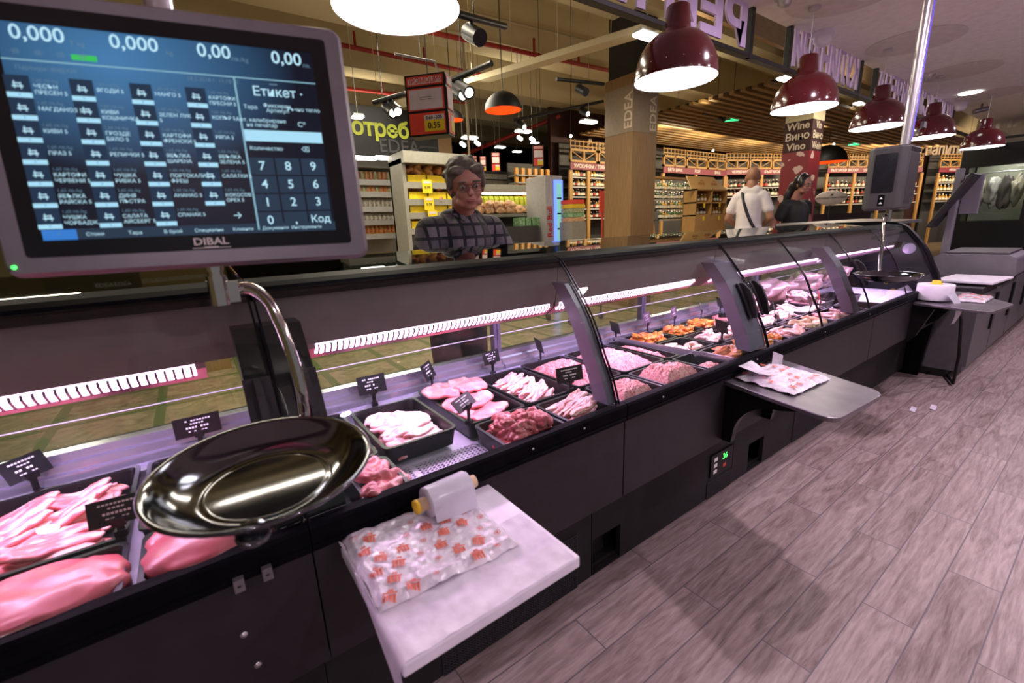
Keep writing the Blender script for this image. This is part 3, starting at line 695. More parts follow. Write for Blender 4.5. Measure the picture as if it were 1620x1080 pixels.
for k, (x, y, z, rz, sx, sy) in enumerate(((.675, 1.12, .708, .1, .085, .06), (.665, 1.19, .722, .2, .09, .06), (.625, 1.30, .735, .4, .058, .068), (.715, 1.295, .738, -.2, .062, .07))):
    me = meat_mesh('slab', 61+k, sx, sy, .011); me.materials.append(M['meat_chop']); piece('pork_escalope', me, ('flat pink escalope at the front of the escalope tray', 'flat pink escalope in the middle of the escalope tray', 'flat pink escalope at the back left of the escalope tray', 'flat pink escalope at the back right of the escalope tray')[k], 'meat', 'flat pink escalopes', (x, y, z), rz)
BH = g(.792, 1.0, 1.038, 1.372, 'black tray of pale bacon strips between escalopes and mince')
heap(BH, 'strip', 'meat_strip', 30, (.080, .013, .009), 'bacon_strip', 'pale pink bacon strip in the back tray between escalopes and mince', 'meat', 'bacon strips in the back tray', 71, 3, .35, .15, .8, .6, .01)
BI = g(1.012, 1.24, 1.04, 1.385, 'black tray of red mince left of the slanted counter post')
mince_heap(BI, 'mince_red', 'heap of bright red mince left of the slanted counter post', 3)
BJ = g(.575, .786, .842, 1.022, 'black front tray of dark red meat chunks right of the bare deck')
heap(BJ, 'chunk', 'meat_dark', 30, (.033, .024, .018), 'meat_chunk', 'dark red meat chunk in the front tray right of the bare deck', 'meat', 'dark red chunks', 81, 3, None, .5, .62, .5)
BK = g(.797, 1.0, .842, 1.022, 'black front tray of rib strips left of the slanted counter post')
heap(BK, 'strip', 'meat_strip', 22, (.085, .015, .011), 'rib_strip', 'pink rib strip in the front tray left of the slanted post', 'meat', 'rib strips in the front tray', 91, 3, .15, .15, .8, .5, .008)
BN = g(1.02, 1.235, .846, 1.03, 'black front tray of pink mince directly behind the slanted post')
mince_heap(BN, 'mince_pink', 'pink mince in the front tray directly right of the slanted post', 5)
BL = g(1.25, 1.50, 1.04, 1.385, 'black back tray of pink mince right of the slanted post')
mince_heap(BL, 'mince_pink', 'pink mince in the back tray beside the narrow liver tray', 7)
BM = g(1.245, 1.500, .846, 1.03, 'black front tray of tall pink mince left of the divider plate')
mince_heap(BM, 'mince_pink', 'tallest pink mince heap in the front row left of the divider plate', 9, .042)
BX = g(1.512, 1.60, 1.04, 1.385, 'narrow black tray of mince along the steel divider plate')
mince_heap(BX, 'mince_red', 'narrow band of red mince along the steel divider plate', 11, .005)
BX2 = g(1.512, 1.66, .846, 1.03, 'half empty black front tray at the foot of the divider plate')
mince_heap((BX2[0], BX2[1], BX2[2], BX2[2]+.09, BX2[4], BX2[5]), 'mince_pink', 'low leftover pink mince in the half empty front tray', 13, .0)
def small(x0, x1, y0, y1, m, n, lab_t, lab_p, grp, seed, size=(.026, .017, .013), name='skewer_meat_piece', rise=.7, layers=2):
    b = g(x0, x1, y0, y1, lab_t)
    heap(b, 'chunk', m, n, size, name, lab_p, 'meat', grp, seed, layers, None, .5, rise, .6)
small(1.645, 1.86, 1.225, 1.40, 'meat_orange', 26, 'black tray of orange marinated meat, first in the back row after the divider', 'orange marinated meat piece in the back row tray next to the divider', 'orange pieces beside the divider', 101, layers=3)
small(1.872, 2.09, 1.225, 1.40, 'meat_orange', 26, 'black tray of orange marinated meat, second in the back row after the divider', 'orange marinated meat piece in the second back row tray after the divider', 'orange pieces in the second tray', 111, layers=3)
small(2.10, 2.32, 1.225, 1.40, 'meat_orange', 26, 'black tray of orange marinated meat, third in the back row after the divider', 'orange marinated meat piece in the third back row tray after the divider', 'orange pieces in the third tray', 121, layers=3)
small(1.67, 1.86, 1.035, 1.215, 'meat_pale', 14, 'black middle row tray of pale chicken bits right of the divider plate', 'pale chicken bit in the middle row tray right of the divider', 'pale chicken bits', 131)
small(1.872, 2.09, 1.035, 1.215, 'meat_chicken', 12, 'black middle row tray of chicken thighs with a dark price card', 'pink chicken thigh in the middle row tray with a dark card', 'chicken thighs in the middle row', 141, (.04, .025, .018), 'chicken_thigh')
small(2.10, 2.32, 1.035, 1.215, 'meat_chicken', 9, 'black middle row tray of chicken fillets partly behind the wide violet post', 'pale chicken fillet in the tray partly behind the wide violet post', 'chicken fillets by the wide post', 151, (.055, .025, .016), 'chicken_fillet')
small(1.70, 1.86, .85, 1.025, 'meat_rust', 9, 'black front row tray of rust red wings right of the divider plate', 'rust red seasoned wing in the front tray right of the divider', 'seasoned wings', 161, (.045, .02, .016), 'seasoned_wing')
small(1.872, 2.09, .85, 1.025, 'meat_rust', 12, 'black front row tray of brown grilled pieces at the foot of the wide violet post', 'brown seasoned piece in the front tray at the foot of the wide post', 'brown seasoned pieces', 171, (.04, .022, .018), 'seasoned_piece')
small(2.33, 2.55, 1.225, 1.40, 'meat_chop', 5, 'black back row tray of sausages behind the wide violet post', 'pink sausage lying in the back tray behind the wide violet post', 'pink sausages', 181, (.075, .018, .018), 'sausage', .6, 1)
small(2.20, 2.42, .85, 1.025, 'meat_strip', 10, 'black front tray of pink cuts in the far counter', 'pink cut in the front tray of the far counter', 'pink cuts in the far front tray', 191, (.05, .025, .015), 'pork_cut')
small(2.10, 2.19, .85, 1.025, 'meat_orange', 6, 'small black front tray of orange pieces just past the wide post', 'orange seasoned piece in the small tray just past the wide post', 'orange pieces past the post', 195, (.03, .02, .018), 'seasoned_piece')
small(2.43, 2.72, .85, 1.025, 'meat_pale', 12, 'black front tray of golden chicken wings in the far counter', 'golden chicken wing in the front tray of the far counter', 'golden chicken wings', 201, (.04, .022, .018), 'chicken_wing')
small(2.33, 2.56, 1.035, 1.215, 'meat_white', 10, 'black middle tray of white chicken pieces in the far counter, first from the wide post', 'white chicken piece in the middle tray nearest the far glass handle', 'white chicken pieces, near tray', 211, (.045, .028, .018), 'chicken_piece')
small(2.57, 2.82, 1.035, 1.215, 'meat_white', 10, 'black middle tray of white chicken pieces in the far counter, second from the wide post', 'white chicken piece in the second middle tray of the far counter', 'white chicken pieces, second tray', 221, (.048, .03, .02), 'chicken_piece')
small(2.83, 3.08, 1.035, 1.30, 'meat_chicken', 10, 'black tray of pale fillets in the far counter before the grey upright', 'pale pink fillet in the far counter before the grey upright', 'pale fillets by the grey upright', 231, (.06, .03, .016), 'chicken_fillet')
small(2.60, 2.90, 1.23, 1.40, 'meat_white', 12, 'black back tray of white legs in the far counter', 'white poultry leg in the back tray of the far counter', 'white poultry legs', 241, (.055, .028, .024), 'drumstick_cut', .9)
small(2.73, 3.05, .85, 1.025, 'meat_strip', 10, 'black front tray of pink strips furthest along the far counter', 'pink strip in the front tray furthest along the far counter', 'pink strips furthest along', 251, (.06, .02, .014), 'pork_cut')
small(3.10, 3.40, 1.10, 1.40, 'meat_white', 12, 'black tray of white poultry behind the two red cards', 'white poultry piece behind the two red price cards', 'white poultry behind the red cards', 261, (.06, .035, .026), 'poultry_piece', .9)

for k_, (x, y, rz, sx) in enumerate(((3.05, 1.33, .1, .22), (3.55, 1.34, -.05, .24), (4.05, 1.33, .06, .24))):
    me = meat_mesh('chunk', 280+k_, sx, .075, .075); me.materials.append(M['meat_ham']); piece('cured_ham', me, ('greyish pink ham on the rear ledge just past the red price cards', 'greyish pink ham lying behind the grey upright of the far counter', 'greyish pink ham nearest the curved end panel')[k_], 'meat', 'hams at the back of the far counter', (x, y+.02, .80), rz)
g(3.16, 3.42, .85, 1.04, 'empty looking black tray at the front of the end counter'); g(3.45, 3.75, 1.06, 1.25, 'black tray behind the far steel pan')
# price cards: black card with white lines of writing on a small clip stand
def card(x, y, zb, rz, w, h, label, tilt=-.25, mt='black_plastic', ht=.045):
    t = thing('price_card', label, 'price card', (x, y, zb), rz, 'price cards in the meat counter')
    mw = Matrix.Translation((0, 0, ht)) @ Matrix.Rotation(tilt, 4, 'X')
    p = MB(); p.box(-w/2, w/2, 0, .0015, 0, h, 0, mw); c = p.build('card', mt, t, local=True)
    p = MB(); rnd = random.Random(int(x*1000))
    for k, (zz, ww, hh) in enumerate(((.80, .62, .07), (.64, .30, .06), (.45, .50, .09), (.26, .18, .05), (.26, .14, .05))):
        cx = 0 if k < 3 else (-.12 if k == 3 else .14); n = max(2, int(ww*w/.006))
        for i in range(n):
            if rnd.random() < .15: continue
            a = cx*w-ww*w/2+ww*w*i/n; p.box(a, a+ww*w/n*.7, -.0006, 0, (zz-hh/2)*h, (zz+hh/2)*h, 0, mw)
    p.build('writing', 'white_text', c, local=True)
    p = MB(); p.box(-.010, .010, -.006, .010, 0, .012); p.box(-.006, .006, 0, .004, .010, ht+.010); p.box(-.011, .011, -.004, .004, ht-.004, ht+.012)
    p.build('clip_stand', 'black_plastic', t, local=True)
card(-.375, 1.405, .704, .75, .082, .055, 'black price card turned edgeways at left, behind the sliced pork tray', -.5)
card(-.192, 1.045, .722, -.12, .088, .050, 'black price card standing in the front corner of the sliced pork tray', -.3, ht=.025)
card(-.055, 1.412, .704, .0, .105, .055, 'black price card half hidden by the rim of the large scale pan', -.1)
card(.425, 1.405, .704, -.05, .092, .060, 'black price card standing behind the pale pork belly tray')
card(.640, 1.405, .704, .75, .085, .062, 'black price card turned sideways above the pink escalopes', -.4)
card(.575, 1.035, .722, .55, .100, .042, 'black price card lying back between escalopes and dark red chunks', -.75, ht=.05)
card(.905, 1.41, .704, .25, .090, .050, 'black price card standing behind the pale bacon strips')
card(1.150, 1.41, .704, 1.25, .085, .058, 'black price card seen edge on behind the bright red mince')
card(.965, 1.03, .722, -.15, .105, .052, 'black price card at the front of the bright red mince tray', -.2, ht=.035)
card(1.63, 1.415, .704, 1.25, .085, .055, 'black price card seen edge on above the first orange tray')
card(1.87, 1.412, .704, .35, .105, .065, 'brownish price card between the first and second orange trays', -.2, 'led_fin')
card(2.10, 1.412, .704, .35, .105, .062, 'brownish price card between the second and third orange trays', -.2, 'led_fin')
card(2.36, 1.412, .704, .5, .085, .060, 'dark price card beside the sausages behind the wide violet post')
card(1.90, 1.03, .722, 1.1, .085, .060, 'dark price card seen edge on among the chicken thighs')
card(2.155, 1.03, .722, .3, .080, .060, 'dark price card in front of the chicken fillets by the wide post')
card(2.40, 1.028, .722, .4, .080, .070, 'dark price card nearest the far glass handle')
card(2.82, 1.028, .722, .5, .110, .060, 'dark price card in the middle of the far counter')
card(2.95, 1.028, .722, .4, .085, .065, 'red price card nearer of the two red ones', -.2, 'red_board')
card(3.12, 1.10, .722, .4, .085, .085, 'red price card farther of the two red ones', -.2, 'red_board')
card(2.56, 1.412, .704, .9, .085, .060, 'dark price card on the rear ledge of the far counter')
# ------------------------------------------------------------------ hanging scale with the large touch display
O = Vector((.03, .75, 1.389)); K = .789
_ya, _pi = .203, .114
DR = Vector((math.cos(_ya), -math.sin(_ya), 0)); DN = Vector((math.sin(_ya)*math.cos(_pi), math.cos(_ya)*math.cos(_pi), -math.sin(_pi))); DU = DR.cross(DN)
MD = Matrix(((DR.x*K, DN.x, DU.x*K, O.x), (DR.y*K, DN.y, DU.y*K, O.y), (DR.z*K, DN.z, DU.z*K, O.z), (0, 0, 0, 1)))
def D(u, v, d=0): return O+DR*u*K+DU*v*K-DN*d
sc = thing('weighing_scale', 'hanging weighing scale with a large lit touch display and round steel pan at left', 'scale', O)
p = MB()
def rr(w, h, r, n=5):
    o = []
    for sx, sz, a in ((1, 1, 0), (-1, 1, 90), (-1, -1, 180), (1, -1, 270)):
        for k in range(n+1): t = math.radians(a+90*k/n); o.append((sx*(w-r)+r*math.cos(t), sz*(h-r)+r*math.sin(t)))
    return o
fr = rr(.262, .205, .02); bk = rr(.225, .165, .02)
n = len(fr)
vs = [tuple(MD @ Vector((x, 0, z-.002))) for x, z in rr(.256, .199, .016)]+[tuple(MD @ Vector((x, .007, z-.002))) for x, z in fr]+[tuple(MD @ Vector((x, .034, z))) for x, z in fr]+[tuple(MD @ Vector((x, .058, z))) for x, z in bk]
p.add(vs, [(i*n+k, i*n+(k+1) % n, (i+1)*n+(k+1) % n, (i+1)*n+k) for i in range(3) for k in range(n)], 0, False)
p.add(vs[:n], [tuple(range(n-1, -1, -1))]); p.add(vs[3*n:], [tuple(range(n))])
hs = p.build('display_housing', 'frame_silver', sc)
p = MB(); p.prism_y([(x, z) for x, z in rr(.2325, .1785, .006)], -.0012, .001, 0, MD); bz = p.build('bezel', 'bezel', sc)
p = MB(); p.box(-.2075, .2075, -.0018, -.0013, -.154, .154, 0, MD); scr = p.build('screen', 'screen_glare', sc)
p = MB()     # writing on the screen
e = .0024
def T(s, u, v, size, m, bold=0, al='CENTER'): p.text(s, D(u, v, e), DR*K, DU*K, size, m, bold, al)
def Q(u0, u1, v0, v1, m, d=-.0021): p.box(u0, u1, d-.0001, d, v0, v1, m, MD)
for s_, u, su, un in (('0,000', -.162, -.118, 'T kg'), ('0,000', -.048, -.004, 'kg'), ('0,00', .058, .094, 'лв./kg'), ('0,00', .166, .197, 'лв.')):
    T(s_, u, .139, .028, 0, .012); T(un, su, .131, .010, 1)
Q(-.2075, .2075, .1015, .1035, 6); Q(.0795, .0823, -.149, .102, 6); Q(-.2075, .2075, .153, .154, 7)
for u in (-.19, -.165, -.14, -.115): T('·III·', u, .113, .010, 1)
T('18.5.2018 г. 11:10:12', .05, .0945, .0085, 1); T('Партида: 80@420', -.16, .0915, .0085, 1); Q(-.128, -.098, .108, .116, 8)
N_ = [['ЧЕСЪН|ПРЕСЕН 5', 'ЯГОДИ 5', 'МАНГО 5', 'КАРТОФИ|ПРЕСНИ 5'], ['МАГДАНОЗ 5', 'КИВИ|КОШНИЧКА', 'ЗЕЛЕН ЛУК|5', 'КОПЪР 5'], ['КИВИ 5', 'ГРОЗДЕ|БЯЛО 5', 'КАРТОФИ|ФРЕНСКИ 5', 'РЯПА 5'],
      ['ПРАЗ 5', 'РЕПИЧКИ 5', 'ЯБЪЛКА|ШАРЕНА', 'ЯБЪЛКА|ЗЕЛЕНА 5'], ['КАРТОФИ|ЧЕРВЕНИ 5', 'ЧУШКА|РИБКА 5', 'ПОРТОКАЛИ|ФРЕШ', 'САЛАТКИ 5'], ['ЯБЪЛКА|РАЙСКА 5', 'ДИНЯ|ПЪСТРА', 'АНАНАС 5', 'КОКОСОВ|ОРЕХ 5'], ['ЧУШКА|ЧОРБАДЖ...', 'САЛАТА|АЙСБЕРГ 5', 'СПАНАК 5', None]]
for r in range(7):
    for c in range(4):
        u = -.196+.0727*c; v = .066-.0313*r
        if N_[r][c] is None: T('→', u+.030, v-.002, .016, 0); continue
        Q(u-.014, u+.014, v-.009, v+.015, 3)
        Q(u-.014, u+.014, v-.0155, v-.0085, 2); T('0', u, v-.012, .005, 5)
        Q(u-.006, u+.006, v-.001, v+.001, 0, -.0024); Q(u-.005, u+.004, v+.003, v+.0045, 0, -.0024); Q(u-.004, u-.0028, v-.003, v+.007, 0, -.0024); Q(u+.003, u+.0042, v-.004, v+.005, 0, -.0024)
        T('1,60 лв./kg', u+.017, v+.0095, .0065, 1, 0, 'LEFT')
        for k, l in enumerate(N_[r][c].split('|')): T(l, u+.017, v+.001-.0085*k, .0078, 0, .006, 'LEFT')
T('Етикет', .139, .082, .021, 0, .008); T('▸', .182, .082, .012, 0); Q(.133, .145, .0945, .0965, 1)
T('Тара', .0985, .056, .009, 0); T('Фиксиран', .140, .060, .009, 0); T('Артикул', .140, .052, .009, 0); T('Ръчно тегло', .182, .056, .009, 0)
T('Авт. калибриране', .112, .035, .009, 0); T('на печатар', .112, .027, .009, 0); T('C*', .175, .031, .012, 0)
Q(.0825, .2060, .0005, .0190, 2); T('Количество', .113, -.0115, .009, 0); T('⌫', .175, -.0115, .012, 0)
for r in range(4):
    for c in range(3):
        u = .1015+.0412*c; v = -.041-.0308*r; Q(u-.0192, u+.0192, v-.0142, v+.0142, 4)
        s_ = [['7', '8', '9'], ['4', '5', '6'], ['1', '2', '3'], ['0', ',', 'Код']][r][c]; T(s_, u, v, .021 if s_ != 'Код' else .018, 0, .008)
Q(-.2075, .2075, -.1540, -.1385+.0005, 4, -.00205); Q(-.2075, -.167, -.154, -.1385, 5); T('^', -.188, -.147, .010, 1)
for k, l in enumerate(('Стоки', 'Тара', 'В брой', 'Специални', 'Клиенти', 'Документи', 'Инструменти')): T(l, -.145+.0505*k, -.147, .0078, 0)
p.build('screen_writing', ['ui_white', 'ui_dim', 'ui_bar', 'ui_tile', 'ui_key', 'ui_blue', 'ui_line', 'ui_black', 'ui_green'], scr)
p = MB(); p.text('DIBAL', D(.006, -.1655, .0014), DR*K, DU*K, .0165, 0, .02, wide=1.15)
p.box(-.022, .034, -.0015, -.0012, -.1762, -.1752, 0, MD); p.box(-.005, .016, -.0015, -.0012, -.1752, -.1738, 0, MD); p.build('logo', 'letters_white', bz)
p = MB(); p.lathe([(0, .002), (.0025, .0015), (.003, 0)], seg=12, mw=MD @ Matrix.Translation((-.2485, -.0003, -.191)) @ Matrix.Rotation(PI/2, 4, 'X')); p.build('power_light', 'led_green', hs)
p = MB(); p.tube([(.034, .865, 1.250), (.034, .865, 1.185)], .0115, 16); p.tube([(.034, .865, 1.222), (.034, .865, 1.214)], .0135, 16); p.tube([(.034, .865, 1.206), (.034, .865, 1.158)], .0145, 16); p.box(.036, .062, .857, .873, 1.160, 1.196); p.box(.014, .054, .78, .875, 1.238, 1.252); p.build('stem', 'chrome', sc, bevel=.001)
p = MB(); p.tube([(.03, .82, 1.50), (.03, .84, 1.60), (.03, .84, 2.40)], .017, 14); p.build('ceiling_pole', 'steel', sc)
arm = [(.050, .865, 1.176), (.068, .862, 1.182), (.081, .855, 1.179), (.095, .845, 1.165), (.103, .835, 1.142), (.112, .822, 1.101), (.118, .810, 1.052), (.120, .803, 1.007), (.118, .797, .962), (.108, .775, .932), (.080, .72, .922), (.04, .64, .920)]
def smooth_path(P, n=5):
    P = [Vector(q) for q in P]; out = []
    for i in range(len(P)-1):
        a, b, c, d = P[max(i-1, 0)], P[i], P[i+1], P[min(i+2, len(P)-1)]
        for k in range(n):
            t = k/n; out.append(.5*((2*b)+(c-a)*t+(2*a-5*b+4*c-d)*t*t+(3*b-a-3*c+d)*t**3))
    return out+[P[-1]]
p = MB(); p.tube(smooth_path(arm), .0068, 12, flat=1.5); p.build('arm', 'chrome', sc)
def pan_profile(r): return [(0, -.034), (r*.52, -.034), (r*.545, -.0325), (r*.56, -.034), (r*.60, -.0335), (r*.76, -.026), (r*.88, -.012), (r*.94, -.002), (r*.985, .0005), (r, -.001), (r*1.0, -.004), (r*.985, -.0045), (r*.95, -.005), (r*.89, -.016), (r*.76, -.030), (r*.60, -.038), (0, -.039)]
mwp = Matrix.Translation((.0365, .636, .970)) @ Matrix.Rotation(math.radians(4.0), 4, 'X')
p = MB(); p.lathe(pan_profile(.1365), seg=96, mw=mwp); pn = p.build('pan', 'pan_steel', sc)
p = MB(); p.lathe([(0, .004), (.016, .003), (.019, 0), (.016, -.003), (0, -.004)], seg=24, mw=mwp @ Matrix.Translation((-.030, -.098, -.031)) @ Matrix.Rotation(.45, 4, 'X')); p.build('pan_support', 'pan_steel', pn)

# the second hanging scale, further along
s2 = thing('weighing_scale', 'second hanging scale with grey box on a pole at the far end of the counter', 'scale', (3.2, .86, 1.43))
p = MB(); poly = [(3.10, .80), (3.125, .775), (3.30, .775), (3.32, .79), (3.32, .95), (3.125, .95), (3.10, .925)]; p.prism_z(poly, 1.275, 1.60)
bx = p.build('display_housing', 'grey_box', s2, bevel=.012, bseg=3)
p = MB(); p.prism_x([(y, z) for y, z in rr(.048, .098, .008)], -.002, .0, 0); 
p.v = [(3.0985+x, .863+y, 1.465+z) for x, y, z in p.v]; p.build('dark_window', 'dark_screen', bx)
p = MB(); p.box(3.0975, 3.0995, .845, .873, 1.297, 1.353); kp = p.build('key_strip', 'black_gloss', bx)
p = MB()
for z in (1.312, 1.337): p.add([(3.0970, .851, z-.005), (3.0970, .867, z-.005), (3.0970, .859, z+.006)], [(0, 1, 2)])
p.build('arrow_keys', 'white_text', kp)
p = MB()
for i in range(24): p.box(3.15+i*.0066, 3.1535+i*.0066, .7735, .7755, 1.31, 1.56)
p.build('vent_slots', 'grey_box', bx)
p = MB()
for i in range(10): p.box(3.14+i*.0175, 3.150+i*.0175, .7725, .775, 1.568, 1.588)
p.build('slot_row', 'hole_black', bx)
p = MB(); p.tube([(3.16, .81, 1.59), (3.16, .81, 2.40)], .022, 16); pl = p.build('ceiling_pole', 'steel', s2)
p = MB(); p.box(3.163, 3.170, .786, .7885, 1.62, 2.40); p.build('blue_reflection', 'pole_blue', pl)  # emissive strip paints a blue reflection onto the pole
p = MB(); p.tube([(3.15, .83, 1.275), (3.15, .83, 1.215)], .014, 14); p.tube(smooth_path([(3.145, .83, 1.24), (3.10, .83, 1.24), (3.06, .82, 1.20), (3.035, .805, 1.12), (3.025, .80, 1.02), (3.01, .79, .955), (2.95, .75, .918), (2.87, .72, .915)]), .008, 10, flat=1.5); p.build('arm', 'chrome', s2)
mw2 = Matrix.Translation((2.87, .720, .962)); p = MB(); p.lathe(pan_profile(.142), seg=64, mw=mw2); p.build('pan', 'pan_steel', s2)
p = MB(); p.tube([(3.18, .83, 1.61), (3.24, .80, 1.66), (3.30, .78, 1.70)], .004, 8); p.box(3.28, 3.33, .775, .79, 1.69, 1.72); p.build('bracket_clip', 'grey_box', s2)

# ------------------------------------------------------------------ fold out shelves at the counter front
bd = thing('cutting_board_shelf', 'white plastic shelf board jutting from the counter, piled with printed paper', 'shelf board', (.31, .65, .66))
p = MB(); p.box(.142, .483, .494, .80, .656, .680); p.build('board', 'white_plastic', bd, bevel=.004, bseg=3)
p = MB(); p.box(.17, .20, .60, .81, .60, .656); p.box(.42, .45, .60, .81, .60, .656); p.build('bracket', 'black_plastic', bd)
def crumple(x, y, s=1, o=0): return .006*s*abs(NZ.noise(Vector((x*16+o, y*16, o))))+.003*s*NZ.noise(Vector((x*45, y*45+o, 1)))+.0015*s*NZ.noise(Vector((x*110+o, y*110, 2)))
def plain(u, v):
    x = .100+.372*u; y = .4945+.165*v
    z = .6812+1.0*max(0, crumple(x, y, .8, 5))
    if x < .141:
        fl = max(0, 1-v*1.05); k = .141-x; x = .141-.12*k*fl-.002; z = .681-k*1.6*fl-.0006
        y = y-.02*fl*k/.04
    return (x, y, z)
p = MB(); p.grid(plain, 60, 26); o = p.build('wrapping_paper', 'paper'); tag(o, 'plain translucent wrapping paper draped over the front corner of the white board', 'paper')
def stack_z(x, y):
    e = min(x-.148, .412-x, y-.585, .797-y); return .6835+.014*min(1, max(0, e)/.012)+1.1*max(-.002, crumple(x, y, 1, 3))
p = MB(); 
def sheet(u, v):
    x = .148+.264*u; y = .585+.212*v
    xx = x+.05*(v-.5)*0+.006*NZ.noise(Vector((v*5, 2, 0))); yy = y-.018*u+.006*NZ.noise(Vector((u*5, 7, 0)))
    return (xx, yy+.012, stack_z(x, y))
p.grid(sheet, 90, 72)
for i in range(60):   # the frayed sheet edges
    a = random.random()*.26; x = .146+a; l = .003+.006*random.random()
    for (q, w) in (((.146-l*.6, .60+.19*random.random()), 1),):
        p.add([(q[0]+l, q[1], .683), (q[0]+l, q[1]+.012, .683), (q[0], q[1]+.014, .690), (q[0]-.001, q[1]+.002, .692)], [(0, 1, 2, 3)], 0)
st = p.build('printed_wrap_stack', 'wrap_film'); tag(st, 'crumpled stack of wrapping film printed with red basket signs on the white board', 'wrapping paper')
def prints(x0, x1, y0, y1, zf, parent, size, step, mapf=None):
    k = 0; cur = [None]
    def put(poly, cx, cy, rz, s):
        pts = []
        for a, b in poly:
            x = cx+(a*math.cos(rz)-b*math.sin(rz))*s; y = cy+(a*math.sin(rz)+b*math.cos(rz))*s; pts.append(zf(x, y))
        cur[0].add(pts, [tuple(range(len(pts)))])
    j = 0; y = y0
    while y < y1:
        x = x0+(step*.5 if j % 2 else 0)
        while x < x1:
            rz = random.uniform(-.2, .2)-.25
            if random.random() < .9:
                cur[0] = MB()
                if k % 3 != 2:
                    for i in range(4): put([(-.45+.24*i, -.5), (-.28+.24*i, -.5), (-.30+.25*i, .12), (-.50+.25*i, .12)], x, y, rz, size)
                    put([(-.52, .16), (.56, .16), (.56, .30), (-.52, .30)], x, y, rz, size)
                    for i in range(3): put([(-.2+.15*i, .34), (-.08+.15*i, .34), (-.02+.12*i, .62), (-.12+.12*i, .62)], x, y, rz, size)
                else:
                    for i in range(8):
                        a = 2*PI*i/8; b = 2*PI*(i+.7)/8
                        put([(.26*math.cos(a), .26*math.sin(a)), (.26*math.cos(b), .26*math.sin(b)), (.40*math.cos(b), .40*math.sin(b)), (.40*math.cos(a), .40*math.sin(a))], x, y, rz, size*.7)
                    put([(-.12, -.12), (.12, -.12), (.12, .12), (-.12, .12)], x, y, rz, size*.7)
                cur[0].build('basket_print' if k % 3 != 2 else 'round_print', 'print_red', parent)
            k += 1; x += step
        y += step*.78; j += 1
prints(.168, .402, .606, .80, lambda x, y: (x, y-.018*(x-.148)/.264+.012-.012, stack_z(x, y-.0)+.0022), st, .022, .040)
rl = thing('film_roll', 'white roll of bag film with a beige core standing on the white board', 'roll', (.35, .745, .70))
mw = Matrix.Translation((.352, .752, .7325)) @ Matrix.Rotation(.06, 4, 'Z') @ Matrix.Rotation(PI/2, 4, 'Y')
p = MB(); p.lathe([(.014, -.048), (.030, -.048), (.031, -.046), (.031, .046), (.030, .048), (.014, .048)], seg=36, mw=mw); p.build('film', 'film_roll', rl)
p = MB(); p.lathe([(.009, -.068), (.0135, -.068), (.0135, .07), (.009, .07)], seg=20, mw=mw); cr = p.build('core', 'cardboard', rl)
p = MB(); p.lathe([(0, -.073), (.0142, -.073), (.0142, -.066), (0, -.066)], seg=20, mw=mw); p.build('core_cap', 'yellow', cr)
def flap(u, v):
    a = -.35+1.5*min(1, v*1.25); r = .0325
    y = .752+r*math.cos(a+PI/2)*1.0; z = .7325+r*math.sin(PI/2+a) if v < .8 else 0
    s = v*.115
    if s < .05: t = PI/2+s/.0325; y = .752-.0328*math.sin(s/.0325); z = .7325+.0328*math.cos(s/.0325)
    else: y = .752-.0328*math.sin(.05/.0325)-.004*(s-.05)/.06; z = .7325+.0328*math.cos(.05/.0325)-(s-.05)*.52
    return (.306+.092*u+.004*v, y-.003*math.sin(u*3)*v-.06*(u-.5)*.092*10*.1, z+.0015)
p = MB(); p.grid(flap, 8, 24); p.build('loose_end', 'film_roll', rl)

def rounded(pts, r, idx):
    out = []
    for i, q in enumerate(pts):
        if i not in idx: out.append(q); continue
        q = Vector(q); a = (Vector(pts[i-1])-q).normalized()*r; b = (Vector(pts[(i+1) % len(pts)])-q).normalized()*r
        for k in range(7): t = k/6; out.append(tuple((q+a)*(1-t)**2+q*2*t*(1-t)+(q+b)*t*t))
    return out
t2 = thing('side_table', 'stainless steel fold out shelf with rounded corners below the mince counter', 'shelf', (1.70, .62, .66))
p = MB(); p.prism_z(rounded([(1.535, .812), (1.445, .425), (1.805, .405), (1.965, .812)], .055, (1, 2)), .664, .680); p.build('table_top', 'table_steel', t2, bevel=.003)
p = MB(); poly = [(.811, .664), (.811, .44), (.775, .44), (.770, .47)]+[(y, z) for y, z in arc(.620, .47, .15, 8, 90, 10)]+[(.56, .635), (.56, .664)]
p.prism_x(poly, 1.545, 1.575); p.prism_x([(.811, .60), (.811, .55), (.74, .62), (.74, .64)], 1.62, 1.64); p.prism_x(poly, 1.86, 1.885); p.tube([(1.63, .70, .62), (1.87, .70, .62)], .014, 10); p.build('bracket', 'black_plastic', t2)
def zc2(x, y): return .6835+.010*min(1, max(0, min(x-1.55, 1.86-x, y-.56, .80-y))/.02)+1.5*max(-.002, crumple(x, y, 1, 9))
def sh2(u, v):
    x = 1.565+.265*u+.03*(v-.5); y = .575+.215*v+.05*(u-.5)*-.3; return (x, y, .684+.012*min(1, min(u, 1-u, v, 1-v)/.08)+1.4*max(-.002, crumple(x, y, 1, 9)))
p = MB(); p.grid(sh2, 60, 50)
p.grid(lambda u, v: (1.555+.10*u+.05*v, .70+.10*v, .70+.030*(1-u)*(1-v)+.025*v+crumple(u*.1, v*.1, .5, 2)), 14, 14)
p.grid(lambda u, v: (1.82+.045*u, .775-.02*u, .690+.055*v-.02*u), 6, 6)
s3 = p.build('printed_wrap_stack', 'wrap_film'); tag(s3, 'creased printed wrapping film lying on the steel fold out shelf', 'wrapping paper')
prints(1.59, 1.81, .60, .78, lambda x, y: (x, y, .7005+1.4*max(-.002, crumple(x, y, 1, 9))), s3, .020, .045)
t3 = thing('side_table', 'dark fold out shelf on a wire leg at the far end of the counter', 'shelf', (4.1, .62, .66))
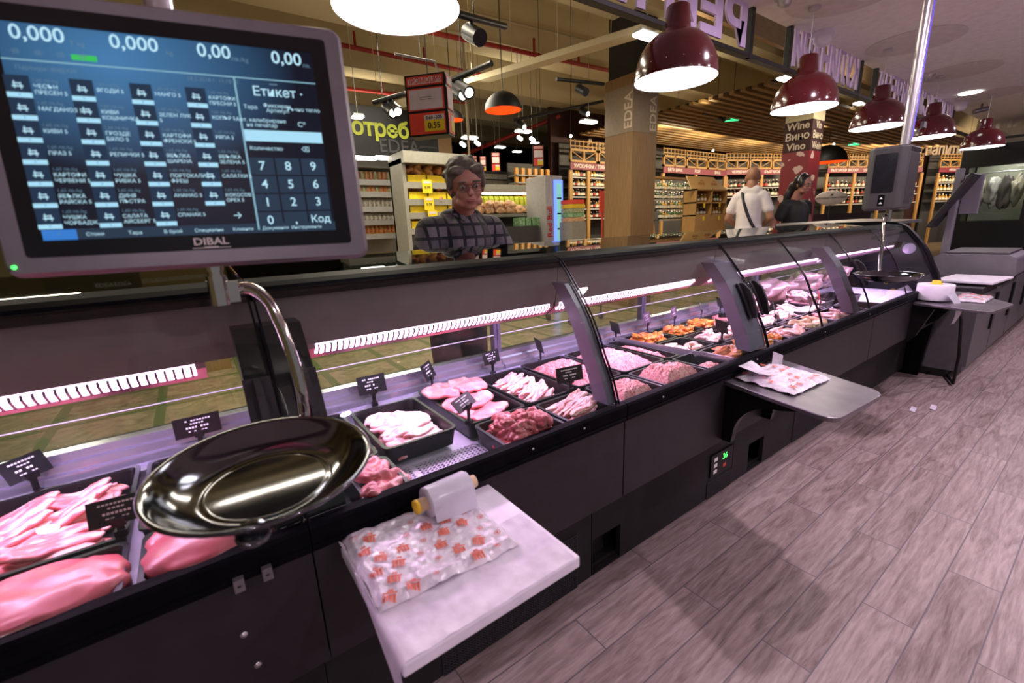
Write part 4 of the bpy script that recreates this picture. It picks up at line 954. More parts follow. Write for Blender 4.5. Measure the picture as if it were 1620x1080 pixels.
p = MB(); p.prism_z(rounded([(3.82, .80), (3.70, .425), (4.10, .38), (4.56, .66), (4.53, .80)], .05, (1, 2)), .664, .680); p.build('table_top', 'table_steel', t3, bevel=.003)
p = MB(); p.tube([(3.95, .60, .664), (4.10, .60, .55), (4.35, .61, .25), (4.42, .62, .02), (4.75, .74, .02), (4.60, .80, .02)], .010, 10); p.prism_x([(.811, .664), (.811, .40), (.77, .45), (.70, .64), (.62, .664)], 3.86, 3.90); p.prism_x([(.811, .664), (.811, .45), (.75, .50), (.66, .64)], 4.30, 4.34); p.build('wire_leg', 'black_plastic', t3)
p = MB(); p.lathe([(.022, 0), (.092, 0), (.094, .003), (.094, .098), (.092, .101), (.022, .101), (.022, 0)], (3.98, .735, .690), 40); dr = p.build('tape_reel', 'white_plastic'); 
tag(dr, 'wide white reel of bags standing on the far dark shelf', 'reel')
p = MB(); p.lathe([(0, .126), (.022, .124), (.024, .112), (.030, .104), (.030, .10)], (3.98, .735, .690), 20); p.build('reel_cap', 'yellow', dr)
def bag(u, v): return (3.88+.05*u+.05*math.sin(v*2), .655-.05*math.sin(v*PI)*.6-.02*u-.03*v, .735-.20*v+.02*u+.006*math.sin(9*u+5*v))
p = MB(); p.grid(bag, 10, 20); p.build('hanging_bag', 'film_roll', dr)
p = MB(); p.grid(lambda u, v: (4.02+.30*u, .50+.16*v, .684+.012*min(1, min(u, 1-u, v, 1-v)/.06)+crumple(u*.3, v*.2, 1, 4)), 30, 20); s4 = p.build('printed_wrap_stack', 'wrap_film'); tag(s4, 'small stack of printed wrap under the white reel on the far dark shelf', 'wrapping paper')
prints(4.05, 4.30, .52, .65, lambda x, y: (x, y, .6995+crumple((x-4.02), (y-.5)*1.25, 1, 4)), s4, .022, .05)

# ------------------------------------------------------------------ equipment past the end panel
k = thing('work_counter', 'low grey panelled work counter past the end of the deli counter', 'work counter', (6.2, .8, 0))
p = MB(); p.box(4.62, 8.6, .62, 1.5, .06, .66); p.box(4.62, 8.6, .70, 1.5, 0, .06, 1); p.build('body', ['cabinet_grey', 'hole_black'], k)
p = MB(); p.box(4.62, 8.6, .60, 1.5, .66, .70); p.build('counter_top', 'charcoal', k, bevel=.004)
for a in (4.64, 5.42, 6.2, 6.98, 7.76):
    p = MB(); p.box(a, a+.74, .604, .622, .10, .64); d_ = p.build('door', 'cabinet_grey', k, bevel=.003)
    p = MB(); p.box(a+.60, a+.68, .59, .606, .30, .60); p.build('handle', 'black_plastic', d_)
p = MB(); p.box(-.26, .26, -.17, .17, 0, .016); cb = p.build('cutting_board', 'white_plastic', bevel=.003); cb.location = (5.02, .72, .715); cb.rotation_euler.z = -.08; tag(cb, 'white cutting board on the work counter past the end panel', 'cutting board')
p = MB(); p.box(4.80, 5.24, .58, .88, .7, .714); o = p.build('board_tray', 'charcoal'); tag(o, 'dark tray beneath the white cutting board', 'tray')
w2 = thing('weighing_scale', 'grey tabletop scale with a back tilted display on a tall post', 'scale', (5.65, .80, .70))
p = MB(); p.prism_x([(.56, .70), (.54, .72), (.55, .86), (.60, .885), (1.02, .885), (1.05, .86), (1.05, .70)], 5.42, 6.15); p.build('body', 'scale_body', w2, bevel=.012, bseg=3)
p = MB(); p.box(5.48, 6.10, .60, 1.0, .888, .905); p.build('weighing_plate', 'table_steel', w2, bevel=.004)
p = MB(); p.box(5.86, 5.90, .536, .548, .76, .84); p.build('label_slot', 'black_gloss', w2)
p = MB(); p.box(5.48, 5.55, .98, 1.03, .88, 1.60); p.build('post', 'scale_body', w2, bevel=.006)
p = MB(); q = at(1508, 318, x=5.45); mw = Matrix.Translation(q) @ Matrix.Rotation(.48, 4, 'X'); p.box(-.13, .13, -.016, .016, -.24, .24, 0, mw); p.build('display', 'charcoal', w2, bevel=.006)
p = MB(); p.box(5.58, 5.61, .86, .98, 1.22, 1.55); p.build('customer_display', 'scale_body', w2, bevel=.006)
cab = thing('display_cabinet', 'tall black glass fronted cabinet with pale hanging pieces at the right edge', 'display cabinet', (9.0, .6, 0))
CABM = Matrix.Translation((8.82, 1.62, 0)) @ Matrix.Rotation(-PI/2, 4, 'Z')
p = MB()
plate_holes(p, .0, .05, 0, 2.3, 0, 2.07, [(.10, .66, 1.10, 1.80)], 0); p.box(0, 2.3, .75, .8, 0, 2.07); p.box(0, .05, .05, .75, 0, 2.07); p.box(.80, .85, .05, .75, 0, 2.07); p.box(2.25, 2.3, .05, .75, 0, 2.07); p.box(.05, 2.25, .05, .75, 2.02, 2.07); p.box(.05, .80, .05, .75, 1.05, 1.10)
p.v = [tuple(CABM @ Vector(v)) for v in p.v]; p.build('cabinet_body', 'cabinet_black', cab)
p = MB(); p.box(.10, .66, .02, .026, 1.10, 1.80, 0, CABM); p.build('window', 'glass_rear', cab)
p = MB(); p.box(.15, .70, .10, .16, 1.93, 1.95, 0, CABM); p.build('lamp_strip', 'tube_white', cab)
p = MB(); p.box(.06, .79, .70, .74, 1.10, 2.0, 0, CABM); p.build('lining', 'shelf_grey', cab)
p = MB(); p.tube([CABM @ Vector((.06, .42, 1.74)), CABM @ Vector((.79, .42, 1.74))], .010, 8); p.build('rail', 'steel', cab)
for i, (x, m_, h) in enumerate(((.16, 'tan_meat', .42), (.30, 'pale_meat', .40), (.42, 'dark_meat', .44), (.53, 'tan_meat', .40), (.70, 'pale_meat', .50))):
    me = meat_mesh('chunk', 300+i, .065, .065, h/2); me.materials.append(M[m_])
    q = CABM @ Vector((x, .42, 1.72-h*.55)); piece('hanging_cut', me, ('tan hanging cut nearest the window edge in the black cabinet', 'pale hanging cut second in the black cabinet', 'dark hanging cut in the middle of the black cabinet', 'tan hanging cut fourth in the black cabinet', 'long pale hanging cut nearest the dark frame of the black cabinet')[i], 'hanging meat', 'cuts hanging in the black cabinet', q)
fb = thing('fish_counter', 'low glass fronted counter running behind the tabletop scale', 'counter', (6.6, 2.0, 0))
p = MB(); p.box(4.7, 7.0, 1.55, 2.1, 0, .72); p.build('body', 'cabinet_grey', fb)
p = MB(); p.box(4.7, 7.0, 1.56, 1.566, .72, 1.14); p.build('front_glass', 'glass_rear', fb)
p = MB(); p.prism_x([(1.52, 1.14), (1.52, 1.17), (2.1, 1.20), (2.1, 1.17)], 4.7, 7.0); p.build('top_shelf', 'steel', fb)
rnd = random.Random(4)
for i in range(12):
    me = meat_mesh('bit', 330+i % 4, .06, .045, .035); me.materials.append(M['meat_rust' if i % 3 else 'dark_meat']); me2 = me
    piece('smoked_piece', me, 'rust brown smoked piece on the low counter behind the cutting board', 'meat', 'smoked pieces behind the cutting board', (4.72+.075*(i % 6)+rnd.uniform(-.01, .01), 1.05+.09*(i//6), .735), rnd.uniform(0, 3))

# ------------------------------------------------------------------ pendant lamps over the counter
def red_lamp(loc, label):
    t = thing('pendant_lamp', label, 'pendant lamp', loc, 0, 'red pendant lamps over the deli counter')
    k = 1.0
    out = [(.170, 0), (.171, .010), (.168, .04), (.160, .075), (.146, .110), (.124, .142), (.096, .166), (.066, .180), (.056, .186), (.053, .196), (.046, .275), (.040, .281), (0, .282)]
    p = MB(); p.lathe([(r*k, z*k) for r, z in out], seg=56); p.build('shade', 'lamp_red', t, local=True)
    inn = [(.169, .001), (.165, .04), (.156, .075), (.142, .108), (.120, .138), (.09, .16), (.0, .17)]
    p = MB(); p.lathe([(r*k, z*k) for r, z in inn], seg=56); p.build('shade_inside', 'lamp_white', t, local=True)
    p = MB(); p.ball((0, 0, .09), (.04, .04, .05), 16, 10); p.build('bulb', 'bulb', t, local=True)
    p = MB(); p.tube([(0, 0, .28), (0, 0, 2.40-loc[2])], .0022, 6); p.lathe([(0, 2.399-loc[2]), (.03, 2.399-loc[2]), (.03, 2.38-loc[2]), (0, 2.375-loc[2])], seg=16); p.build('cord', 'cord_white', t, local=True)
    p = MB()
    for i in range(16):
        a = 2*PI*i/16; p.ball((.1655*math.cos(a), .1655*math.sin(a), .046), .0022, 6, 4)  # white beads imitate points of light around the shade rim
    p.build('light_dots', 'white_text', t, local=True); bpy.data.objects
    return t
LL = ['large dark red pendant lamp above the touch display, nearest of the row', 'dark red pendant lamp in front of the wood clad pillar', 'dark red pendant lamp above the multilingual wine pillar', 'dark red pendant lamp left of the far scale pole', 'dark red pendant lamp just right of the far scale pole', 'farthest dark red pendant lamp above the black cabinet']
LX = [(.586, 1.3, 1.851), (1.846, 1.3, 1.851), (3.102, 1.3, 1.872), (4.347, 1.3, 1.880), (5.60, 1.27, 1.90), (7.0, 1.15, 1.885)]
red_lamp(LX[0], LL[0])
for q, l in zip(LX[1:], LL[1:]): red_lamp(q, l)
# ceiling fittings
def tg(p, n, m, l, c, g=None): o = p.build(n, m); return tag(o, l, c, g)
q = at(1535, 147, z=2.395); p = MB(); p.lathe([(0, -.003), (.075, -.003), (.085, -.006), (.085, 0)], (q.x, q.y, 2.398), 28); tg(p, 'downlight', 'tube_white', 'bright recessed downlight in the white ceiling right of the scale pole', 'downlight')
for (x, y) in ((1.2, -.9), (3.2, -.9), (-1.0, -.9), (2.4, .2)):
    p = MB(); p.lathe([(0, -.003), (.075, -.003), (.085, -.006), (.085, 0)], (x, y, 2.398), 24); tg(p, 'downlight', 'tube_white', 'recessed downlight in the white ceiling over the service aisle', 'downlight', 'downlights over the service aisle')
q = at(1241, 4, z=2.37); p = MB(); p.lathe([(0, -.05), (.03, -.045), (.035, -.02), (.05, -.012), (.05, 0)], (q.x, q.y, 2.40), 20); tg(p, 'sprinkler', 'steel', 'steel sprinkler head at the ceiling by the purple sign', 'sprinkler')
q = at(1302, 58, z=2.37); p = MB(); p.lathe([(0, -.09), (.03, -.085), (.05, -.06), (.05, -.03), (.06, -.03), (.06, 0)], (q.x, q.y, 2.40), 24); tg(p, 'dome_camera', 'white_plastic', 'white dome camera at the ceiling above the purple letters', 'camera')
q = at(1520, 168, z=2.36); p = MB(); p.lathe([(0, -.09), (.03, -.085), (.05, -.06), (.05, -.03), (.06, -.03), (.06, 0)], (q.x, q.y, 2.40), 24); tg(p, 'dome_camera', 'white_plastic', 'farther white dome camera below the bright downlight', 'camera')
q = at(1553, 170, z=2.36); p = MB(); p.tube([(q.x-.05, q.y+.05, 2.32), (q.x+.06, q.y-.05, 2.35)], .025, 12); p.tube([(q.x, q.y, 2.34), (q.x, q.y, 2.40)], .01, 8); tg(p, 'bullet_camera', 'frame_silver', 'small bullet camera at the ceiling near the wood wall', 'camera')
q = at(1468, 122, z=2.38); p = MB(); p.lathe([(0, -.05), (.02, -.045), (.03, -.02), (.05, -.01), (.05, 0)], (q.x, q.y, 2.40), 20); tg(p, 'sprinkler', 'steel', 'steel sprinkler head beside the far scale pole', 'sprinkler')
# back-to-front department letters hanging at the ceiling edge
SY = 1.5
sg = thing('department_sign', 'hanging lilac letter sign seen from behind along the ceiling edge', 'sign', (3, SY, 2.28))
p = MB(); p.box(-1.5, 8.6, SY-.012, SY+.03, 2.150, 2.172)
xs = [at(1187, 55, y=SY).x, at(1247, 85, y=SY).x, at(1360, 120, y=SY).x, at(1384, 130, y=SY).x, at(1447, 155, y=SY).x, at(1506, 185, y=SY).x]
for x in xs: p.box(x-.016, x+.016, SY-.014, SY+.02, 2.15, 2.40)
p.build('frame', 'sign_black', sg, bevel=.002)
def letters(s, xr, xl, m='lilac'):
    n = len(s); p = MB(); g_ = text_geo(s, .03, 'CENTER')[0]; w = max(v[0] for v in g_)-min(v[0] for v in g_)
    size = .30; p.text(s, ((xr+xl)/2, SY, 2.287), -X_, Z_, size, 0, .03, 'CENTER', depth=.012, wide=(xr-xl)/(w*size)); return p.build('letter_row', m, sg)
letters('РЕИ МЕСО', xs[0]-.06, .75); letters('КУЛИНАРИ', xs[2]-.05, xs[1]+.05); letters('СИРЕНА', xs[4]-.05, xs[3]+.05); letters('КОЛБАСИ', xs[5]-.05, xs[4]+.08)
q = at(1600, 190, x=9.4); s9 = thing('department_sign', 'small framed letter sign on the wood wall at the right edge', 'sign', q)
p = MB(); p.text('НА', q+Vector((0, -.02, .02)), Vector((0, -1, 0)), Z_, .34, 0, .03, wide=.7, depth=.01); p.build('letter_row', 'letters_white', s9)
p = MB(); p.box(q.x-.02, q.x+.02, q.y+.22, q.y+.25, q.z-.22, q.z+.2); p.box(q.x-.02, q.x+.02, q.y-.5, q.y+.25, q.z-.23, q.z-.2); p.build('frame', 'sign_black', s9)
for i, (px, py) in enumerate(((1447, 648), (1479, 645))):
    q = at(px, py, z=.001); p = MB(); p.grid(lambda u, v: (q.x-.05+.1*u, q.y-.012+.03*v+.01*u, .002+.003*math.sin(6*u+2*v)**2), 8, 4); tg(p, 'paper_scrap', 'paper', ('larger scrap of paper lying on the wood look floor', 'smaller scrap of paper lying on the wood look floor')[i], 'paper scrap')
# ------------------------------------------------------------------ sales floor behind
def atp(px, py, P0, n):
    d = (px-810)*_rt - (py-540)*_up + FPX*_fw; P0 = Vector(P0); n = Vector(n)
    return CAM + d*((P0-CAM).dot(n)/d.dot(n))
def ctop(y):
    for b_ in (4.3, 6.3, 8.4, 10.6, 13):
        if b_-.05 < y < b_+.73: return 4.045
    return 4.745
def tgo(p, n, m, l, c, g=None, **k): return tag(p.build(n, m, **k), l, c, g)
# wood clad pillar
cy0 = 4.5; cx0 = at(1000, 240, y=cy0).x; cx1 = at(1038, 240, y=cy0).x; cy1 = at(957, 240, x=cx0).y
zt = at(1000, 113, y=cy0).z; za = at(1000, 131, y=cy0).z; zb = at(1000, 207, y=cy0).z
pil = thing('pillar', 'wood clad square pillar with a cream band of vertical letters', 'pillar', (cx0, cy0, 0))
p = MB(); p.box(cx0, cx1, cy0, cy1, 0, zt); p.build('cladding', 'oak', pil)
p = MB(); p.box(cx0+.03, cx1-.03, cy0+.03, cy1-.03, zt, 4.75); p.build('dark_shaft', 'column_dark', pil)
p = MB(); p.box(cx0-.004, cx1+.004, cy0-.004, cy1+.004, zb, za); bd_ = p.build('band', 'label_cream', pil)
p = MB(); zm = (za+zb)/2-.02
p.text('EDEA', (cx0-.006, cy0+.075, zm), Z_, Y_, .20, 0, .02); p.text('EDEA', (cx1-.10, cy0-.006, zm-.02), Z_, -X_, .20, 0, .02); p.build('lettering', 'letters_tan', bd_)
# multilingual wine pillar
wx = 9.0; wy0 = at(1283, 220, x=wx).y; wy1 = at(1240, 220, x=wx).y; wx1 = at(1301, 220, y=wy0).x
w0 = at(1262, 192, x=wx).z; w1 = at(1262, 240, x=wx).z
wp = thing('pillar', 'wine pillar wrapped in red pattern with the word for wine in several languages', 'pillar', (wx, wy0, 0))
p = MB(); p.box(wx, wx1, wy0, wy1, 0, w1); p.build('wrap', 'wine_wrap', wp)
p = MB(); p.box(wx, wx1, wy0, wy1, w1, w0); h_ = p.build('head_panel', 'wall_maroon', wp)
p = MB(); p.box(wx, wx1, wy0, wy1, w0, 4.75); p.build('shaft', 'hall_beam', wp)
p = MB(); wm = (wy0+wy1)/2; dz = (w0-w1)/3
for i, (a, b) in enumerate((('Wine', 'Vin'), ('Вино', 'Вино'), ('Vino', 'Wein'))):
    z = w0-dz*(i+.5); p.text(a, (wx-.01, wm, z), -Y_, Z_, dz*.98, 0, .025); p.text(b, ((wx+wx1)/2, wy0-.01, z), X_, Z_, dz*.98, 0, .02)
p.build('lettering', 'letters_tan', h_)
# distant small pillar behind the promotion box
q0 = at(684, 250, y=9.4); q1 = at(716, 250, y=9.4)
p = MB(); p.box(q0.x, q1.x, 9.4, 10, 0, 4.1); tgo(p, 'pillar', 'oak_flat', 'distant wood clad pillar behind the red promotion box', 'pillar')

# dark wall board with lime letters
by = 6.6
a = at(560, 176, y=by); b = at(690, 180, y=by); c_ = at(690, 250, y=by)
sb = thing('wall_sign', 'black board with lime green word above the bread shelves', 'sign', ((a.x+b.x)/2, by, c_.z))
p = MB(); p.box(a.x-2.2, b.x, by, by+.1, c_.z-.02, b.z); p.build('board', 'sign_black', sb, bevel=.005)
q = at(647, 209, y=by); p = MB(); p.text('употреб', q+Vector((0, -.012, 0)), X_, Z_, .30, 0, .03, 'RIGHT'); p.build('lime_word', 'letters_lime', sb)
q = at(632, 233, y=by); p = MB(); p.text('EDEA', q+Vector((0, -.012, 0)), X_, Z_, .26, 0, .01); p.box(q.x+.32, q.x+.6, by-.014, by-.012, q.z+.02, q.z+.035); p.build('grey_word', 'letters_grey', sb)
for i, x in enumerate((575, 612, 652)):
    q = at(x, 250, y=6.15); p = MB(); p.box(q.x-.16, q.x+.16, q.y-.05, q.y+.05, q.z-.02, q.z+.02); tgo(p, 'tube_lamp', 'tube_white', ('leftmost', 'middle', 'rightmost')[i]+' of three bright tubes under the black lime word board', 'lamp', 'tubes under the lime word board')

# bread shelf with yellow cartons
def zrow(px, py, y): return at(px, py, y=y).z
sy = 5.7
L = at(638, 300, y=sy).x; R = at(742, 300, y=sy).x; top = zrow(690, 256, sy)
bs = thing('shelf_unit', 'grey gondola of yellow cartons with loaves behind the person in the plaid shirt', 'shelf unit', ((L+R)/2, sy, 0))
p = MB(); p.box(L, R, sy+.38, sy+.42, 0, top); p.box(L, R, sy-.1, sy+.42, top-.04, top+.10); p.build('back_panel', 'shelf_grey', bs)
for x in (L, R-.05): p = MB(); p.box(x, x+.05, sy-.02, sy+.42, 0, top+.02); p.build('side_post', 'shelf_grey', bs)
rows = [(290, 'top'), (316, 'second'), (337, 'third'), (361, 'fourth')]
shz = []
for py, nm in rows:
    z = zrow(690, py, sy); shz.append(z); p = MB(); p.box(L+.05, R-.05, sy, sy+.38, z-.05, z); s_ = p.build('shelf', 'shelf_dark', bs)
    p = MB(); p.box(L+.05, R-.05, sy-.02, sy, z-.07, z+.01); p.build('price_rail', 'shelf_grey', s_)
def carton(loc, w, label, group):
    t = thing('carton_tray', label, 'carton', loc, 0, group); d, h = .36, .20
    p = MB(); p.box(0, w, 0, .006, 0, h*.5); p.box(0, w, d-.006, d, 0, h); p.box(0, w, 0, d, 0, .006)
    p.prism_x([(0, 0), (0, h*.5), (d*.5, h), (d, h), (d, 0)], 0, .006); p.prism_x([(0, 0), (0, h*.5), (d*.5, h), (d, h), (d, 0)], w-.006, w)
    p.build('box', 'carton_yellow', t, local=True)
    return t
loaf = []
for i in range(4):
    me = meat_mesh('bit', 400+i, .085, .15, .085); me.materials.append(M['bread' if i % 2 else 'bread_dark']); loaf.append(me)
for (py, nm), z in zip(rows, shz):
    w = (R-L-.14)/3
    for i in range(3):
        carton((L+.07+i*w, sy+.01, z), w-.01, 'yellow carton of loaves on the '+nm+' shelf of the grey gondola', 'yellow cartons on the '+nm+' shelf')
        for k in range(2):
            piece('bread_loaf', loaf[(i+k) % 4], 'brown loaf in a yellow carton on the '+nm+' shelf', 'bread', 'loaves on the '+nm+' shelf', (L+.07+i*w+w*(.28+.44*k), sy+.17, z+.175), random.uniform(-.3, .3))
for i, (x, y) in enumerate(((676, 294), (679, 321), (685, 342))):
    q = at(x, y, y=sy-.06); p = MB(); p.box(q.x-.07, q.x+.07, q.y, q.y+.005, q.z-.09, q.z+.08); o = tgo(p, 'shelf_price_tag', 'promo_yellow', ('highest', 'middle', 'lowest')[i]+' yellow price tag hanging on the yellow carton gondola', 'price tag'); p = MB(); p.text('0.99', (q.x, q.y-.003, q.z-.02), X_, Z_, .05, 0, .01); p.box(q.x-.05, q.x+.05, q.y-.002, q.y-.001, q.z+.03, q.z+.06, 1); p.build('figures', ['ink_dark', 'promo_white'], o)
# shelf of small packets at left
sy2 = 7.0; L2 = at(540, 300, y=sy2).x; R2 = at(633, 300, y=sy2).x; top = zrow(600, 266, sy2)
ps = thing('shelf_unit', 'long shelf of small hanging packets between display and yellow cartons', 'shelf unit', ((L2+R2)/2, sy2, 0))
p = MB(); p.box(L2, R2, sy2+.4, sy2+.44, 0, top+.12); p.box(L2, R2, sy2-.02, sy2+.4, top, top+.1); p.build('back_panel', 'shelf_grey', ps)
for i, (py, m_) in enumerate(((285, 'packet_red'), (304, 'packet_red'), (327, 'packet_pale'), (348, 'packet_pale'), (370, 'packet_red'))):
    z = zrow(600, py, sy2); p = MB(); p.box(L2, R2, sy2, sy2+.4, z-.03, z); s_ = p.build('shelf', 'shelf_dark', ps); p = MB(); p.box(L2, R2, sy2-.012, sy2, z-.075, z+.005); p.build('price_rail', 'shelf_edge', s_)
    n = 12
    for k in range(n):
        p = MB(); hgt = .17 if i != 0 else .13; p.prism_x([(-.02, 0), (.03, 0), (.012, hgt), (-.006, hgt)], -.055, .055)
        if k == 0: o0 = p.build('snack_packet', m_ if i != 2 else 'packet_pale'); o = o0
        else: o = o0.copy(); C.objects.link(o)
        if k % 3 == 1 and i in (0, 1): o.data = o.data.copy(); o.data.materials[0] = M['packet_green']
        tag(o, 'small upright packet in row '+('one', 'two', 'three', 'four', 'five')[i]+' from the top of the long packet shelf', 'packet', 'packets in row '+('one', 'two', 'three', 'four', 'five')[i])
        o.location = (L2+.08+(R2-L2-.16)*k/(n-1), sy2+.07, z)
# promotion box hanging from the ceiling
def promo(px0, px2, pyt, pyb, y, label, big=False):
    a = at(px0, pyt, y=y); c = at(px2, (pyt+pyb)/2, y=y); b = at(px0, pyb, y=y); h = a.z-b.z; rz = -.85 if big else -.45
    vd = Vector((a.x-CAM.x, a.y-CAM.y)).normalized(); tot = (Vector((c.x-a.x, c.y-a.y))-vd*Vector((c.x-a.x, c.y-a.y)).dot(vd)).length
    tz = math.atan2(vd.x, vd.y); w_ = tot*(.80 if big else .98)/abs(math.cos(tz+rz+0)); dd = tot*.36 if big else .06
    t = thing('promotion_sign', label, 'sign', (a.x, a.y, b.z), rz)
    p = MB(); p.box(0, w_, 0, dd, 0, h); p.build('case', 'sign_black', t, local=True)
    p = MB(); p.tube([(w_/2, dd/2, h), (w_/2, dd/2, ctop(a.y)-b.z)], .003, 5); p.build('hanger', 'cord_black', t, local=True)
    for face in (0, 1):
        if face == 0: o = Vector((0, -.004, 0)); r = X_; ww = w_; nn = -Y_
        else: o = Vector((w_+.004, 0, 0)); r = Y_; ww = dd; nn = X_
        p = MB()
        def R_(u0, u1, v0, v1, m, k=0):
            p.add([o+r*(u*ww)+Z_*(v*h)+nn*.001*k for u, v in ((u0, v0), (u1, v0), (u1, v1), (u0, v1))], [(0, 1, 2, 3)], m)
        R_(.05, .95, .03, .38, 0); R_(.05, .95, .42, .78, 0, 0); R_(.05, .95, .82, .97, 0)
        R_(.09, .91, .44, .76, 1, 1); R_(.09, .91, .845, .945, 1, 1); R_(.42, .92, .07, .26, 2, 1); R_(.42, .92, .25, .34, 1, 1)
        if face == 0:
            def TT_(s_, u, v, k, m, bo=0): p.text(s_, o+r*(ww*u)+Z_*(h*v)+nn*.003, r, Z_, ww*k, m, bo)
            TT_('ПРОМОЦИЯ', .5, .895, .155, 0, .02)
            if big:
                TT_('0.69 -20%', .67, .293, .10, 3, .02); TT_('0.55', .66, .16, .18, 3, .02)
                for k in range(2): TT_('•••••••••••••', .5, .63-.035*k, .06, 3)
        p.build('poster', ['promo_red', 'promo_white', 'promo_yellow', 'ink_dark'], t, local=True)
    return t
promo(639, 717, 121, 217, 2.9, 'large promotion box hanging above the person, red and white with a yellow price', True)
promo(744, 755, 246, 273, 7.5, 'small red promotion sign farthest left above the chilled island'); promo(759, 769, 247, 271, 7.8, 'small red promotion sign second from left above the chilled island')
promo(777, 791, 241, 271, 7.6, 'small red promotion sign third from left above the chilled island'); promo(843, 860, 230, 263, 6.65, 'small red promotion sign hanging beside the tall drinks fridge')
q = at(668, 120, y=3.0); p = MB(); p.tube([(q.x-.18, 3.0, q.z+.10), (q.x+.1, 3.0, q.z+.10), (q.x+.25, 3.2, q.z+.07)], .008, 8); p.tube([(q.x, 3.0, q.z+.10), (q.x, 3.0, 4.745)], .003, 6); tgo(p, 'hanging_rail', 'shelf_edge', 'thin hanging rail above the large promotion box', 'rail')
# black pendant lamps with orange inside
def black_lamp(px, py, w, y, label):
    c = at(px, py, y=y); r = w/2*((c-CAM).dot(_fw))/FPX
    t = thing('pendant_lamp', label, 'pendant lamp', c)
    prof = [(r, 0)]+[(r*math.cos(a), r*.95*math.sin(a)) for a in [PI/2*k/12 for k in range(1, 12)]]+[(0, r*.95)]
    p = MB(); p.lathe(prof, seg=40); p.build('shade', 'shade_black', t, local=True)
    p = MB(); p.lathe([(r*.985, .002)]+[(r*.97*math.cos(a), r*.9*math.sin(a)) for a in [PI/2*k/12 for k in range(1, 12)]]+[(0, r*.9)], seg=40); p.build('shade_inside', 'orange_glow', t, local=True)
    p = MB(); p.tube([(0, 0, r*.9), (0, 0, ctop(c.y)-c.z)], .006, 6); p.build('cord', 'cord_black', t, local=True)
black_lamp(796, 175, 58, 4.6, 'black dome pendant with a glowing orange inside above the chilled island')
black_lamp(716, 190, 34, 5.6, 'black dome pendant with orange inside half hidden by the promotion box')
black_lamp(1308, 257, 54, 5.2, 'black dome pendant with orange rim beside the wine pillar')
# fluorescent tubes in view
TT = [(1023, 57, 3.0, 44, 'white tube lamp just left of the second red lamp'), (1241, 125, 3.4, 26, 'white tube lamp just left of the third red lamp'), (1359, 164, 3.8, 22, 'white tube lamp just left of the fourth red lamp'), (1072, 176, 6.4, 34, 'white tube lamp under the slatted wood ceiling'),
      (931, 193, 5.2, 28, 'white tube lamp left of the wood clad pillar'), (828, 208, 6.5, 26, 'white tube lamp right of the first black dome pendant'), (743, 218, 6.5, 24, 'white tube lamp right of the promotion box'), (791, 233, 9.5, 16, 'distant white tube lamp, highest of the far aisle'), (818, 240, 10.5, 14, 'distant white tube lamp, middle of the far aisle'), (846, 226, 10, 12, 'distant white tube lamp beside the small promotion sign'), (566, 185, 6.0, 16, 'white tube lamp at the edge of the display')]
for px, py, y, w_, l in TT:
    c = at(px, py, y=y); d = (c-CAM).dot(_fw); hw = w_/2*d/FPX
    t = thing('tube_lamp', l, 'lamp', c); p = MB(); p.box(-hw, hw, -.06, .06, -.012, .012); p.build('tube', 'tube_white', t, local=True); p = MB(); p.box(-hw, hw, -.045, .045, .012, .035); p.tube([(0, 0, .03), (0, 0, ctop(c.y)-c.z)], .004, 6); p.build('housing', 'shelf_edge', t, local=True)
for i, (x, y, z) in enumerate(ADDED_HALL_LIGHTS[3:4]+ADDED_HALL_LIGHTS[6:8]+ADDED_HALL_LIGHTS[8:9]): pass
# track lights
def track(pa, pb, ya, yb, heads, label, lit=True, hs=1.0, drop=.02):
    a = at(*pa, y=ya); b = at(*pb, y=yb); t = thing('track_light', label, 'track light', (a+b)/2)
    p = MB(); p.tube([a, b], .022*hs, 8); p.tube([(a*.7+b*.3), Vector(((a*.7+b*.3).x, (a*.7+b*.3).y, ctop((a*.7+b*.3).y)))], .004, 6); p.build('rail', 'sign_black', t)
    for k in heads:
        q = a.lerp(b, k); p = MB(); p.tube([q, q+Vector((0, 0, -.08*hs))], .012*hs, 8); p.tube([q+Vector((.0, .05, -.06))*hs, q+Vector((.0, -.09, -.14))*hs], .05*hs, 12); h = p.build('spot_head', 'sign_black' if lit != 2 else 'shelf_edge', t)
        if lit: p = MB(); p.ball(q+Vector((0, -.085, -.135))*hs, .036*hs, 10, 6); p.build('lens', 'spot_white', h)
track((724, 22), (799, 42), 2.6, 2.9, (.25,), 'black track with one spot right of the nearest red lamp', False)
track((712, 128), (778, 100), 3.4, 3.0, (.15, .3), 'black track with two lit spots beside the promotion box')
track((590, 163), (642, 148), 4.4, 4.2, (.45, .6), 'black track with two lit spots left of the promotion box')
track((1125, 218), (1232, 172), 9.0, 5.2, (.1, .28, .45, .62, .8), 'long black track with five spots leading to the wine pillar')
track((1112, 180), (1180, 178), 5.6, 5.6, (.4,), 'short black track beside the green exit sign', False)
track((812, 190), (955, 160), 6.0, 5.2, (.08, .78), 'black track with two lit spots left of the wood clad pillar')
track((880, 125), (955, 133), 4.4, 4.4, (.5,), 'black track above the small promotion sign by the pillar', False)
for px, py, y, l in ((665, 225, 7, 0), ): pass
